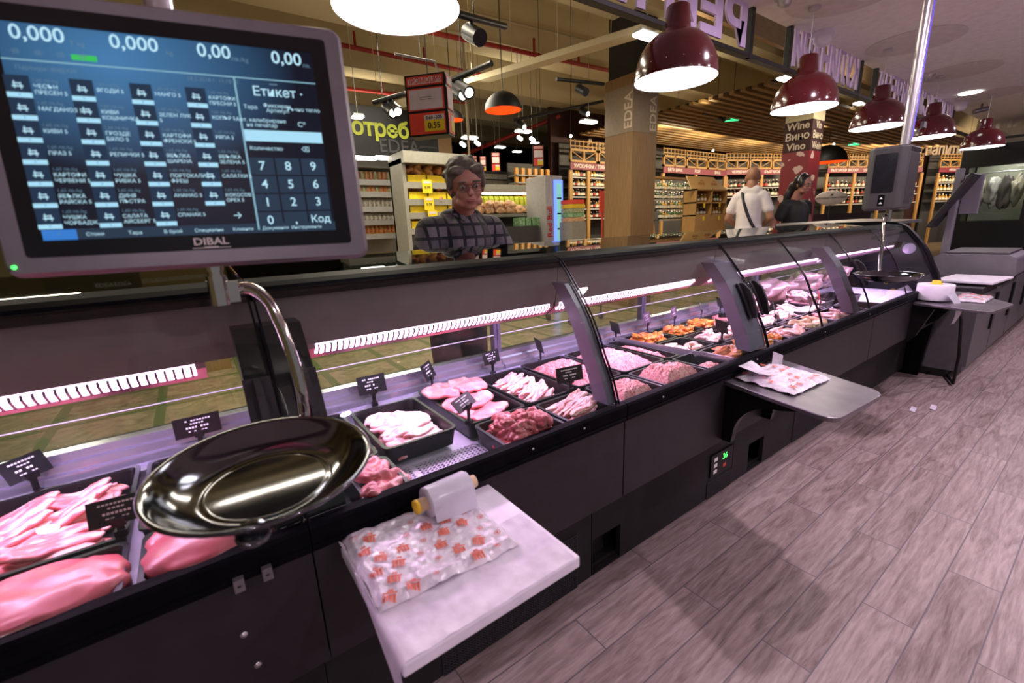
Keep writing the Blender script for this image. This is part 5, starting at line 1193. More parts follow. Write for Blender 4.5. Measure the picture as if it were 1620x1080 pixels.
for i, (px, py) in enumerate(((732, 228), (755, 226), (822, 218), (842, 220))):
    c = at(px, py, y=6.4); p = MB(); p.tube([c+Vector((0, .04, .02)), c+Vector((0, -.05, -.03))], .030, 10); o = tgo(p, 'spot_lamp', 'tube_white', ('lit white spot under the tube lamp, left of the thin pole', 'lit white spot under the tube lamp, right of the thin pole', 'lit white spot under the second tube lamp, left one of the pair', 'lit white spot under the second tube lamp, right one of the pair')[i], 'spot lamp'); p = MB(); p.tube([Vector((c.x, c.y, ctop(c.y))), c+Vector((0, 0, .02))], .006, 6); p.build('stem', 'shelf_edge', o)
for i, (px, py) in enumerate(((1128, 238), (1488, 213), (1525, 262), (1292, 221), (903, 215), (1319, 228))):
    c = at(px, py, y=(7.5, 3.5, 3.6, 5.0, 7.5, 5.5)[i]); p = MB(); p.ball(c, .032, 10, 8); o = tgo(p, 'ceiling_spot', 'spot_white', ('bright round spot over the alcohol wall', 'bright spot between the last two red lamps', 'bright spot at the top left corner of the black cabinet', 'bright spot right of the wine pillar', 'bright spot left of the wood clad pillar', 'bright spot over the black dome pendant')[i], 'spot'); p = MB(); p.tube([c, Vector((c.x, c.y, ctop(c.y)))], .004, 5); p.build('cord', 'cord_black', o)
# exit signs
def exitsign(px, py, w_, y, l):
    c = at(px, py, y=y); d = (c-CAM).dot(_fw); hw = w_/2*d/FPX; t = thing('exit_sign', l, 'exit sign', c, -.9)
    p = MB(); p.box(-hw, hw, -.02, .02, -hw*.42, hw*.42); p.build('box', 'exit_green', t, local=True); p = MB(); p.tube([(0, 0, hw*.42), (0, 0, ctop(c.y)-c.z)], .006, 6); p.build('hanger', 'cord_black', t, local=True)
    p = MB(); p.box(-hw*.85, -hw*.25, -.024, -.0205, -hw*.32, hw*.32); p.add([(hw*.2, -.022, hw*.1), (hw*.5, -.022, hw*.1), (hw*.5, -.022, hw*.28), (hw*.85, -.022, 0), (hw*.5, -.022, -hw*.28), (hw*.5, -.022, -hw*.1), (hw*.2, -.022, -hw*.1)], [(0, 6, 5, 4, 3, 2, 1)]); p.build('pictogram', 'exit_pale', t, local=True)
exitsign(1158, 187, 20, 5.6, 'green exit sign under the slatted wood ceiling'); exitsign(1351, 227, 14, 5.6, 'green exit sign beside the far scale box')
# pipes, cable tray, poles
def pipe(pa, pb, ya, yb, r, m, l, g=None, ext=0, vert=None):
    a = at(*pa, y=ya); b = at(*pb, y=yb); d = (b-a); p = MB(); p.tube([a-d*ext, b+d*ext], r, 8)
    if vert:
        for k in vert: q = a.lerp(b, k); p.tube([q, q+Vector((0, 0, .22))], r*.6, 6)
    tgo(p, 'ceiling_pipe', m, l, 'pipe', g)
pipe((545, 72), (700, 105), 7.4, 7.4, .035, 'pipe_red', 'red sprinkler pipe passing behind the nearest red lamp', None, .6, (.1, .8))
pipe((700, 55), (957, 110), 6.0, 6.0, .035, 'pipe_red', 'red sprinkler pipe meeting the dark shaft of the wood clad pillar', None, .2, (.5, .8))
pipe((560, 141), (700, 158), 9.0, 9.0, .035, 'pipe_red', 'lower red sprinkler pipe left of the promotion box', None, .3, (.3,))
pipe((780, 28), (957, 72), 6.2, 6.2, .022, 'pipe_beige', 'thin beige conduit high on the ceiling left of the pillar', None, .3)
pipe((720, 250), (870, 190), 11, 9, .05, 'pipe_red', 'dull red pipe over the far aisle', None, .1)
a = at(600, 178, z=3.0); b = at(1065, 40, z=3.0); d = (b-a).normalized(); n_ = d.cross(Z_)
p = MB()
p.add([a-n_*.08, b-n_*.08, b+n_*.08, a+n_*.08], [(0, 1, 2, 3)]); 
for s_ in (-1, 1): p.add([a+n_*.08*s_, b+n_*.08*s_, b+n_*.08*s_+Z_*.06, a+n_*.08*s_+Z_*.06], [(0, 1, 2, 3)])
for k in range(8): q = a.lerp(b, k/7); p.tube([q, Vector((q.x, q.y, ctop(q.y)))], .004, 5)
tgo(p, 'cable_tray', 'hall_beam', 'long perforated cable tray running diagonally under the ceiling', 'cable tray')
c = at(735, 300, y=6.2); p = MB(); p.tube([(c.x+.12, 6.2, 0), (c.x+.12, 6.2, 4.7)], .018, 8); tgo(p, 'slim_pole', 'pipe_beige', 'slim beige pole rising beside the older person', 'pole')
# slatted wood ceiling over the drinks department
sc_ = thing('slatted_ceiling', 'suspended ceiling of wooden slats over the drinks department', 'slatted ceiling', (9, 5, 3.3))
p = MB()
for i in range(23):
    y = 3.9+i*.19; p.box(8.0, 21, y, y+.085, 3.32, 3.37)
p.build('slats', 'slat_wood', sc_); p = MB()
for x in (8.2, 11.5, 14.5, 18): p.box(x, x+.05, 3.9, 8.2, 3.37, 3.42)
p.build('bearers', 'sign_black', sc_)

# ------------------------------------------------------------------ drinks walls
WA = (0, 8.7, 0); WAn = (0, 1, 0); Bp0 = Vector((14.8, 8.7, 0)); Bp1 = Vector((26, 4.7, 0)); Bd = (Bp1-Bp0).normalized(); Bn = Vector((-Bd.y, Bd.x, 0))
def WALL(px, py, wl): return at(px, py, y=8.7) if wl == 'A' else atp(px, py, Bp0, Bn)
struct('wall_drinks', MB().box(WALL(878, 250, 'A').x, 14.9, 8.85, 8.95, 0, 4.75), 'wall_maroon')
q = MB(); q.prism_z([tuple((Bp0+Bn*.15)[:2]), tuple((Bp1+Bn*.15)[:2]), tuple((Bp1+Bn*.25)[:2]), tuple((Bp0+Bn*.25)[:2])], 0, 4.75); struct('wall_spirits', q, 'wall_maroon')
BOT = {}
def bottle(kind):
    if kind in BOT: return BOT[kind]
    p = MB(); m, lab = {'red': ('bottle_dark', 'bottle_label'), 'white': ('bottle_green', 'bottle_label'), 'gold': ('bottle_gold', 'bottle_label'), 'rose': ('bottle_rose', 'bottle_label'), 'dark': ('bottle_dark', 'bottle_label_red')}[kind]
    p.lathe([(0, 0), (.040, 0), (.040, .19), (.034, .21), (.015, .235), (.014, .29), (.016, .292), (.016, .30), (0, .30)], seg=10); p.lathe([(.041, .055), (.041, .15)], seg=10, m=1); p.lathe([(.0165, .265), (.0165, .301), (0, .301)], seg=8, m=1)
    o = p.build('bottle', [m, lab]); BOT[kind] = (o, [False]); return BOT[kind]
NB = [0]
def bottles(a, b, n, mix, h, label, group, z=None, jit=.01):
    rnd = random.Random(hash(label) % 1000 if False else len(label)*7+n)
    for i in range(n):
        k = mix[rnd.randrange(len(mix))]; o0, used = bottle(k)
        if used[0]: o = o0.copy(); C.objects.link(o)
        else: o = o0; used[0] = True
        q = a.lerp(b, (i+.5)/n); s_ = h/.30*rnd.uniform(.86, 1.05); o.scale = (s_*1.75, s_*1.75, s_); o.location = q+Vector((0, rnd.uniform(-jit, jit), 0)); tag(o, label, 'bottle', group); NB[0] += 1
ORD = ['top', 'second', 'third', 'fourth', 'fifth']
def drinks_bay(pxs, pyt, pyb, rows, wl, label, strip, words, n, mix, where, crates=True, dep=.0):
    pa = WALL(pxs[0], pyt, wl); pb = WALL(pxs[-1], pyt, wl); pb.z = pa.z
    d = (pb-pa); W_ = d.length; d.normalize(); out = Vector((d.y, -d.x, 0))
    z1 = pa.z; z0 = 0.0
    t = thing('drinks_shelf', label, 'drinks shelf', (pa.x, pa.y, 0), math.atan2(d.y, d.x))
    sh = (WALL(pxs[0], pyt, wl).z-WALL(pxs[0], pyb, wl).z)
    p = MB(); p.box(0, W_, -.02, .0, z0, z1+.62); p.build('back_panel', 'shelf_dark', t, local=True)
    p = MB(); p.box(0, W_, -.42, -.40, z1-.06, z1+.10); st_ = p.build('header_strip', 'sign_maroon', t, local=True)
    p = MB()
    for i, w in enumerate(words): p.text(w, (W_*(i+.5)/len(words), -.425, z1+.02), X_, Z_, .12, 0, .02)
    p.build('header_words', 'letters_white', st_, local=True)
    for px in pxs:
        q = WALL(px, pyt, wl); u = (q-pa).dot(d); p = MB(); p.box(u-.05, u+.05, -.44, -.38, 0, z1-.08); p.build('wood_post', 'pine', t, local=True)
    if crates:
        p = MB(); ncr = max(2, int(W_/.85))
        for i in range(ncr):
            a = W_*i/ncr; b = a+W_/ncr-.04; zc = z1+.11; h = .30
            for (x0, x1, c0_, c1_) in ((a, a+.05, zc, zc+h), (b-.05, b, zc, zc+h), (a, b, zc, zc+.05), (a, b, zc+h-.05, zc+h), ((a+b)/2-.025, (a+b)/2+.025, zc, zc+h)): p.box(x0, x1, -.42, -.36, c0_, c1_)
            m_ = (a+b)/2
            for x in (a+.05, b-.05): p.prism_y([(m_-.02, zc+.05), (m_+.02, zc+.05), (x+.02, zc+h-.05), (x-.02, zc+h-.05)], -.415, -.38)
            for k in range(7): x = a+.03+(b-a-.06)*k/6; p.box(x-.012, x+.012, -.40, -.37, zc+h, zc+h+.20)
            for k in range(2): p.box(a, b, -.41, -.38, zc+h+.05+.11*k, zc+h+.075+.11*k)
        p.build('crate_front', 'pine', t, local=True)
    for i, py in enumerate(rows):
        z = WALL((pxs[0]+pxs[-1])/2, py, wl).z
        p = MB(); p.box(0, W_, -.40, -.02, z-.03, z); s_ = p.build('shelf', 'shelf_dark', t, local=True); p = MB(); p.box(0, W_, -.412, -.40, z-.032, z+.004)
        p.build('price_rail', 'shelf_edge', s_, local=True)
        A = pa+out*.345; B = pa+d*W_+out*.345; A.z = B.z = z
        xm_ = (pxs[0]+pxs[-1])/2; gap = abs(WALL(xm_, rows[0], wl).z-WALL(xm_, rows[1], wl).z) if len(rows) > 1 else .28
        bottles(A+d*.1, B-d*.1, n, mix, gap*.86, 'small bottle on the '+ORD[i]+' row of '+where, 'bottles, '+ORD[i]+' row of '+where)
drinks_bay([884, 912, 941, 968], 267, 350, (284, 298, 313, 331, 346), 'A', 'spirits shelf left of the wood clad pillar with crate fronts above', 0, ['УИСКИ', 'РОМ / ТЕКИЛА', 'ВОДКА'], 19, ['red', 'dark', 'gold', 'red'], 'the spirits shelf left of the pillar')
drinks_bay([1030, 1082, 1131], 272, 350, (300, ), 'A', 'wine shelf right of the wood clad pillar with crate fronts above', 0, ['БЕЛИ ВИНА', 'РОЗЕ', 'ВИНА'], 4, ['white'], 'the wine shelf right of the pillar')
drinks_bay([1133, 1190, 1240], 276, 350, (298, 312), 'B', 'wine shelf behind the man in white with crate fronts above', 0, ['ЧЕРВЕНИ ВИНА', 'БЪЛГАРСКИ ВИНА'], 17, ['red', 'red', 'dark'], 'the wine shelf behind the man')
drinks_bay([1292, 1335, 1378, 1440], 273, 350, (297, 309, 322), 'B', 'rose wine shelf left of the far scale box with crate fronts above', 0, ['БЪЛГАРСКИ ВИСОКИ', 'ШОТЛАНДСКО УИСКИ', 'УИСКИ'], 22, ['rose', 'rose', 'red', 'dark'], 'the rose shelf left of the scale box')
drinks_bay([1466, 1500, 1530], 272, 350, (290, 303, 318), 'B', 'spirits shelf between the far scale box and the black cabinet', 0, ['ИРЛАНДСКО УИСКИ'], 11, ['gold', 'red', 'gold'], 'the shelf beside the black cabinet')
# wall lettering
def wallword(s, px0, px1, py0, py1, wl, name, label):
    a = WALL(px0, py0, wl); b = WALL(px1, py1, wl); off = Vector((0, -.05, 0)) if wl == 'A' else -Bn*.02
    d = Vector((b.x-a.x, b.y-a.y, 0)); W_ = d.length; d.normalize(); g_ = text_geo(s, .02, 'CENTER')[0]; w_ = max(v[0] for v in g_)-min(v[0] for v in g_)
    sz = W_/w_; c = (a+b)/2+off; t = thing('wall_lettering', label, 'lettering', c); words = s.split(); ws = [max(v[0] for v in text_geo(q, .02, 'CENTER')[0])*2 for q in words]; tot = sum(ws)+.35*(len(ws)-1); u = -tot/2
    for q, w1 in zip(words, ws):
        p = MB(); p.text(q, c+d*((u+w1/2)*W_/tot), d, Z_, W_/tot, 0, .02, depth=.03); p.build('word', 'letters_tan', t); u += w1+.35
wallword('Алкохолни напитки', 1165, 1300, 245, 243, 'B', 'w', 'tan raised words on the maroon wall, partly behind the wine pillar')
wallword('Алкохолни напитки', 1358, 1532, 242, 232, 'B', 'w', 'tan raised words on the maroon wall, partly behind the far scale box')
wallword('Алкохол', 926, 1000, 233, 238, 'A', 'w', 'faint tan raised word left of the wood clad pillar')
# slanted wine rack
ry = 6.3
def RK(px, py): return at(px, py, y=ry)
L = RK(1040, 300).x; R = RK(1108, 300).x
rk = thing('wine_rack', 'slanted wooden rack of white wines right of the wood clad pillar', 'wine rack', ((L+R)/2, ry, 0))
zt = RK(1070, 279).z
for x in (L, R): p = MB(); p.prism_x([(ry-.15, 0), (ry+.25, zt), (ry+.35, zt), (ry+.55, 0)], x-.03, x+.03); p.build('side_board', 'pine', rk)
p = MB(); p.box(L, R, ry+.22, ry+.36, zt-.03, zt+.02); p.build('top_rail', 'pine', rk)
for i, (py, y_) in enumerate(((300, .16), (315, .08), (331, .0), (346, -.08))):
    z = RK(1070, py).z; p = MB(); p.box(L, R, ry+y_, ry+y_+.3, z-.03, z); s_ = p.build('shelf', 'shelf_dark', rk); p = MB(); p.box(L, R, ry+y_-.012, ry+y_, z-.035, z+.002); p.build('price_rail', 'shelf_edge', s_)
    bottles(Vector((L+.05, ry+y_+.06, z)), Vector((R-.05, ry+y_+.06, z)), 15, ['white', 'white', 'red', 'gold'] if i != 1 else ['red', 'white', 'red'], .185, 'wine bottle on the '+ORD[i]+' row of the slanted wooden rack', 'bottles, '+ORD[i]+' row of the slanted rack')
# crate display with bottle cells
dy = 5.6
def CR(px, py): return at(px, py, y=dy)
L = CR(1101, 320).x; R = CR(1150, 320).x; z1 = CR(1125, 299).z; z0 = CR(1125, 341).z; zt = CR(1120, 276).z
cd = thing('crate_display', 'pine crate display of four bottle cells with a printed sloping head', 'display', ((L+R)/2, dy, 0))
p = MB(); p.box(L, R, dy, dy+.3, 0, z0); w_ = .03
for x in (L, (L+R)/2-w_/2, R-w_): p.box(x, x+w_, dy, dy+.3, z0, z1)
for z in (z0, (z0+z1)/2-w_/2, z1-w_): p.box(L, R, dy, dy+.3, z, z+w_)
p.box(L, R, dy+.29, dy+.31, z0, z1); p.build('cells', 'pine', cd)
p = MB(); m_ = (L+R)/2; vs = [(L-.15, dy+.02, z1), (R, dy+.02, z1), (R-.12, dy+.30, zt), (L+.08, dy+.30, zt)]; p.add(vs+[(x, y+.03, z) for x, y, z in vs], [(0, 1, 2, 3), (7, 6, 5, 4), (0, 4, 5, 1), (1, 5, 6, 2), (2, 6, 7, 3), (3, 7, 4, 0)]); hd = p.build('head_board', 'pine', cd)
p = MB()
for u in (.32, .72):
    c = Vector(vs[0]).lerp(Vector(vs[1]), u).lerp(Vector(vs[3]).lerp(Vector(vs[2]), u), .4)+Vector((0, -.02, 0))
    for k in range(5): p.box(c.x-.10+.045*k, c.x-.075+.045*k, c.y-.004, c.y, c.z-.04, c.z+.03)
    p.box(c.x-.12, c.x+.13, c.y-.004, c.y, c.z-.07, c.z-.055); p.box(c.x-.06, c.x+.07, c.y-.004, c.y, c.z+.05, c.z+.065)
p.build('crate_print', 'bread_dark', hd)
for i, (a, b, z) in enumerate(((L, m_, (z0+z1)/2), (m_, R, (z0+z1)/2), (L, m_, z0), (m_, R, z0))):
    bottles(Vector((a+.05, dy+.1, z+w_/2+.005)), Vector((b-.05, dy+.1, z+w_/2+.005)), 4, ['gold', 'gold', 'white'] if i < 2 else ['gold', 'red', 'gold'], .155, 'golden wine bottle in the '+('upper left', 'upper right', 'lower left', 'lower right')[i]+' cell of the pine crate display', 'bottles in the '+('upper left', 'upper right', 'lower left', 'lower right')[i]+' cell')
    q = Vector(((a+b)/2, dy-.01, z-.03)); p = MB(); p.box(q.x-.035, q.x+.035, q.y, q.y+.004, q.z-.07, q.z+.02); tgo(p, 'shelf_price_tag', 'promo_yellow', 'yellow price tag under the '+('upper left', 'upper right', 'lower left', 'lower right')[i]+' cell of the crate display', 'price tag')
# oval white sign, red counter
c = at(1315, 313, y=4.4); t = thing('oval_sign', 'white oval sign with small dark lettering below the rose wines', 'sign', c); d = (c-CAM).dot(_fw)/FPX
p = MB(); p.tube([(c.x+.02, c.y+.02, 0), (c.x+.02, c.y+.02, c.z)], .012, 8); p.build('stand', 'shelf_dark', t)
p = MB(); mw = Matrix.Translation(c) @ Matrix.Rotation(-.95, 4, 'Z') @ Matrix.Rotation(PI/2, 4, 'X') @ Matrix.Scale(.5, 4, Y_); p.lathe([(0, .012), (21*d, .012), (22*d, 0), (0, 0)], seg=40, mw=mw); p.build('board', 'promo_white', t)
r_ = Vector((math.cos(.95), -math.sin(.95), 0)); p = MB(); n0 = Vector((-r_.y, r_.x, 0))*-1
p.text('ДОМАШНО ПРИГОТВЕНО', c-r_.cross(Z_)*-.02, r_, Z_, 3.4*d, 0, .01); p.text('M', c+Z_*4.5*d-r_.cross(Z_)*-.02, r_, Z_, 5*d, 0, .02); p.build('lettering', 'ink_dark', t)
a = at(1290, 330, y=4.5); b = at(1240, 300, y=4.8)
p = MB(); p.box(a.x-.2, a.x+3.5, 4.45, 5.1, 0, at(1315, 338, y=4.45).z); tgo(p, 'tasting_counter', 'wall_maroon', 'dark counter beneath the white oval sign', 'counter')
p = MB(); q = at(1258, 312, y=4.7); p.box(q.x-.15, q.x+.35, 4.7, 4.9, 0, q.z+.16); tgo(p, 'red_stand', 'promo_red', 'bright red stand right behind the dark haired person', 'stand')

a = at(150, 440, y=5.2); b = at(334, 420, y=5.2)
wd = thing('wood_display', 'low pine fronted display with white lettering seen below the touch display', 'display', ((a.x+b.x)/2, 5.2, 0))
zt = at(240, 418, y=5.2).z; p = MB(); p.box(a.x-.3, b.x, 5.2, 5.7, 0, zt); p.build('front', 'pine', wd); p = MB(); xm = at(222, 440, y=5.2).x; p.box(a.x-.31, xm, 5.19, 5.2, .05, zt); fr = p.build('dark_panel', 'sign_black', wd)
p = MB()
for k in range(5): q = at(238+22*k, 444-2*k, y=5.18); p.text('EDEA', q, X_, Z_, .05, 0, .01)
for k in range(2): q = at(165+30*k, 451-2*k, y=5.18); p.text('EDEA', q, X_, Z_, .05, 0, .01)
p.build('lettering', 'letters_white', wd)
# ------------------------------------------------------------------ chilled island, fridge, pallet
iy = 7.6
def IL(px, py): return at(px, py, y=iy)
L = IL(722, 320).x; R = IL(850, 320).x
isl = thing('chilled_island', 'green lit chilled case of yellow drinks behind the older person', 'chilled case', ((L+R)/2, iy, 0))
p = MB(); z = IL(790, 303).z; p.box(L, R, iy-.05, iy+.8, z-.02, z+.13); p.build('canopy', 'shelf_grey', isl)
p = MB(); p.box(L+.1, R-.1, iy-.02, iy+.02, z-.05, z-.02); p.build('canopy_light', 'tube_white', isl)
z1 = IL(790, 325).z; p = MB(); p.box(L, R, iy, iy+.8, z1-.06, z1); p.build('shelf', 'shelf_grey', isl)
z2 = IL(790, 339).z; p = MB(); p.box(L, R+.1, iy-.3, iy+.8, z2-.06, z2); p.build('lower_shelf', 'shelf_grey', isl); p = MB(); p.box(L, R, iy, iy+.8, 0, z2-.06); p.build('base', 'shelf_dark', isl)
p = MB(); p.box(L, R, iy+.78, iy+.84, z2, z); p.build('back_panel', 'shelf_grey', isl)
p0 = MB(); p0.box(-.05, .05, -.04, .04, 0, .14); p0.prism_x([(-.04, .14), (.04, .14), (0, .19)], -.05, .05)
for i in range(15):
    if i == 0: o0 = p0.build('juice_carton', 'juice_yellow'); o = o0
    else: o = o0.copy(); C.objects.link(o)
    o.location = (L+.1+(R-L-.2)*i/14, iy+.12, z1); tag(o, 'yellow and green drink carton in the chilled case', 'carton', 'drink cartons in the chilled case')
me = [meat_mesh('bit', 500+i, .085, .085, .075) for i in range(3)]
for i in range(22):
    m_ = me[i % 3]
    if not m_.materials: m_.materials.append(M['onion'])
    piece('onion', m_, 'brown onion on the low shelf of the chilled case', 'vegetable', 'onions on the low shelf', (L+.35+.125*(i % 14)+random.uniform(-.02, .02), iy-.16+.1*(i % 2), z2+.07+(.1 if i >= 14 else 0)), random.uniform(0, 3))
for i in range(4):
    q = at(822+9*i, 351, y=6.9); p = MB(); p.box(q.x-.075, q.x+.075, 6.8, 7.0, q.z-.08, q.z+.08); tgo(p, 'green_pack', 'green_box', 'green and white pack stacked below the onions', 'pack', 'green packs below the onions')
p = MB(); q = at(800, 358, y=6.9); p.box(q.x-.6, q.x+.62, 6.7, 7.1, 0, at(835, 357, y=6.8).z-.0); tgo(p, 'low_plinth', 'shelf_dark', 'low dark plinth carrying the green packs', 'plinth')
# orange packet tower and shelves beyond
oy = 8.6
L = at(818, 280, y=oy).x; R = at(846, 280, y=oy).x; t = thing('shelf_unit', 'narrow shelf of glowing orange packets left of the drinks fridge', 'shelf unit', ((L+R)/2, oy, 0))
p = MB(); p.box(L, R+.5, oy+.35, oy+.4, 0, at(830, 262, y=oy).z+.1); p.build('back_panel', 'shelf_dark', t)
for i, py in enumerate((276, 288, 301, 314, 326)):
    z = at(830, py, y=oy).z; p = MB(); p.box(L, R+.5, oy, oy+.35, z-.03, z); p.build('shelf', 'shelf_edge', t)
    for k in range(6):
        p = MB(); p.box(-.045, .045, 0, .06, 0, .15)
        if i == 0 and k == 0: o0 = p.build('orange_packet', 'packet_orange'); o = o0
        else: o = o0.copy(); C.objects.link(o)
        o.location = (L+.05+(R-L+.42)*k/5, oy+.06, z); tag(o, 'orange packet on the '+ORD[i]+' shelf left of the drinks fridge', 'packet', 'orange packets, '+ORD[i]+' shelf')
ry2 = 10.5; L = at(752, 290, y=ry2).x; R = at(818, 290, y=ry2).x; t = thing('shelf_unit', 'far shelf of pale boxes seen right of the older person', 'shelf unit', ((L+R)/2, ry2, 0))
p = MB(); p.box(L, R, ry2+.35, ry2+.4, 0, at(790, 268, y=ry2).z); p.build('back_panel', 'shelf_dark', t)
for i, py in enumerate((281, 291, 302)):
    z = at(790, py, y=ry2).z; p = MB(); p.box(L, R, ry2, ry2+.35, z-.04, z); p.build('shelf', 'shelf_edge', t)
    for k in range(7):
        p = MB(); p.box(-.09, .09, 0, .15, 0, .10)
        if i == 0 and k == 0: o0 = p.build('pale_box', 'packet_pale'); o = o0
        else: o = o0.copy(); C.objects.link(o)
        o.location = (L+.12+(R-L-.24)*k/6, ry2+.08, z); tag(o, 'pale small box on the '+ORD[i]+' far shelf right of the older person', 'box', 'pale boxes, '+ORD[i]+' far shelf')
fy = 6.6; a = at(863, 277, y=fy); b = at(878, 350, y=fy); c = at(889, 280, y=fy)
fr_ = thing('drinks_fridge', 'tall white drinks fridge with a blue lit door', 'fridge', (a.x, fy, 0)); zt = a.z
p = MB(); p.box(a.x, c.x, fy, fy+.6, 0.05, zt); p.build('body', 'fridge_body', fr_, bevel=.01)
xm = b.x; p = MB(); p.box(xm-.02, c.x-.01, fy-.03, fy, .25, zt-.08); dr_ = p.build('door', 'fridge_blue', fr_)
p = MB(); p.box(xm+.03, c.x-.05, fy-.034, fy-.03, .32, zt-.14)
dd_ = p.build('lit_interior', 'fridge_inside', dr_)
p = MB()
for i in range(6): p.box(xm+.03, c.x-.05, fy-.038, fy-.034, .36+i*(zt-.5)/6, .39+i*(zt-.5)/6)
p.build('inner_shelves', 'fridge_navy', dd_)
p = MB(); p.text('Red Bull', ((a.x+xm)/2-.02, fy-.004, zt*.62), Z_, -X_, .17, 0, .02); p.build('side_lettering', 'brand_red', fr_)
p = MB(); p.add([(a.x, fy-.003, .05), (xm-.02, fy-.003, .05), (xm-.02, fy-.003, .32), (a.x, fy-.003, .55)], [(0, 1, 2, 3)]); p.add([(a.x, fy-.004, .40), (xm-.05, fy-.004, .30), (xm-.08, fy-.004, .52), (a.x+.1, fy-.004, .72)], [(0, 1, 2, 3)], 1); p.build('side_graphic', ['fridge_navy', 'packet_orange'], fr_)
q = at(915, 350, y=6.2)
for i, (m_, h) in enumerate((('onion', 0), ('green_box', .0), ('packet_green', 0), ('yellow', 0), ('promo_red', 0))):
    z0 = at(915, 350-7*i, y=6.2).z; z1 = at(915, 343-7*i, y=6.2).z; p = MB(); p.box(q.x-.16, q.x+.16, 6.2, 6.5, z0, z1-.005); tgo(p, 'display_carton', m_, ('lowest', 'second lowest', 'middle', 'second highest', 'highest')[i]+' coloured carton of the stack in front of the spirits shelf', 'carton', 'stacked coloured cartons')
p = MB(); p.box(q.x-.18, q.x+.18, 6.18, 6.52, 0, at(915, 350, y=6.2).z-.003); tgo(p, 'low_plinth', 'shelf_grey', 'plinth beneath the stack of coloured cartons', 'plinth')
p = MB(); q = at(953, 318, y=5.6); p.box(q.x-.05, q.x+.12, 5.6, 5.63, q.z-.2, q.z+.17); p.tube([(q.x+.03, 5.63, 0), (q.x+.03, 5.63, q.z-.18)], .015, 8); tgo(p, 'banner', 'promo_red', 'red banner just left of the wood clad pillar', 'banner')
# shopping trolley rail seen at the far edge of the glass
ct = thing('shopping_trolley', 'wire shopping trolley parked left of the wood clad pillar', 'trolley', (4.2, 4.4, 0))
p = MB()
for k in range(12): p.tube([(3.85+.06*k, 4.1, .55), (3.85+.06*k, 4.1, 1.02)], .004, 5)
for k in range(8): p.tube([(3.85, 4.1+.07*k, .55), (3.85, 4.1+.07*k, 1.02)], .004, 5)
for z in (.55, .78, 1.02): p.tube([(3.85, 4.65, z), (3.85, 4.1, z), (4.51, 4.1, z), (4.51, 4.65, z)], .007, 6)
p.build('basket', 'steel', ct); p = MB()
for x in (3.9, 4.46):
    for y in (4.15, 4.6): p.tube([(x, y, .06), (x, y, .55)], .012, 6); p.ball((x, y, .06), (.025, .055, .055), 10, 8)
p.build('wheel_frame', 'shelf_dark', ct); p = MB(); p.tube([(3.83, 4.10, 1.06), (4.53, 4.10, 1.06)], .016, 8); p.build('push_handle', 'promo_red', ct)

# ------------------------------------------------------------------ people
def caps(p, a, ra, b, rb, m=0):
    a = Vector(a); b = Vector(b); n = 5
    p.tube([a.lerp(b, i/n) for i in range(n+1)], [ra+(rb-ra)*i/n for i in range(n+1)], 14, m); p.ball(a, ra, 14, 10, m); p.ball(b, rb, 14, 10, m)
def blob(p, name, m, parent, vox=.008, sm=6, it=.5):
    o = p.build(name, m, parent, local=True)
    r = o.modifiers.new('remesh', 'REMESH'); r.mode = 'VOXEL'; r.voxel_size = vox; r.use_smooth_shade = True
    s_ = o.modifiers.new('smooth', 'SMOOTH'); s_.factor = it; s_.iterations = sm
    return o
def head_parts(p, H, k=1.0):
    def b(c, r): p.ball(c, tuple(x*k for x in r), 18, 12, 0, H)
    def bb(c, r): b(tuple(x*k for x in c), r)
    bb((0, .012, .035), (.076, .093, .088)); bb((0, -.020, -.045), (.058, .068, .068)); bb((0, -.062, -.090), (.026, .024, .022))
    bb((0, -.096, -.012), (.011, .016, .026)); bb((0, -.104, -.026), (.015, .015, .011)); bb((0, -.074, .026), (.050, .020, .010))
    for s_ in (-1, 1):
        bb((.036*s_, -.062, -.026), (.024, .024, .024)); bb((.077*s_, .012, -.006), (.010, .020, .030)); bb((.040*s_, -.040, -.070), (.024, .030, .024))
    bb((0, -.082, -.054), (.026, .014, .009)); bb((0, -.080, -.066), (.022, .014, .009))
def hand(p, w, d, side, up):
    d = Vector(d).normalized(); up = Vector(up).normalized(); s_ = d.cross(up).normalized()*side; w = Vector(w)
    c = w+d*.055; caps(p, w, .026, w+d*.03, .028)
    for k in range(4): caps(p, w+d*.02+s_*(-.024+.016*k)*.8, .016, w+d*.085+s_*(-.030+.020*k), .0125)
    for k in range(4):
        l = (.060, .072, .076, .066)[k]; a = w+d*.088+s_*(-.030+.020*k); b = a+d*l*.5-up*.008; e_ = b+d*l*.42-up*.022; caps(p, a, .0095, b, .0088); caps(p, b, .0088, e_, .0075)
    a = w+d*.03+s_*.03; b = a+d*.035+s_*.028-up*.006; caps(p, a, .013, b, .011); caps(p, b, .011, b+d*.032+s_*.004-up*.008, .009)
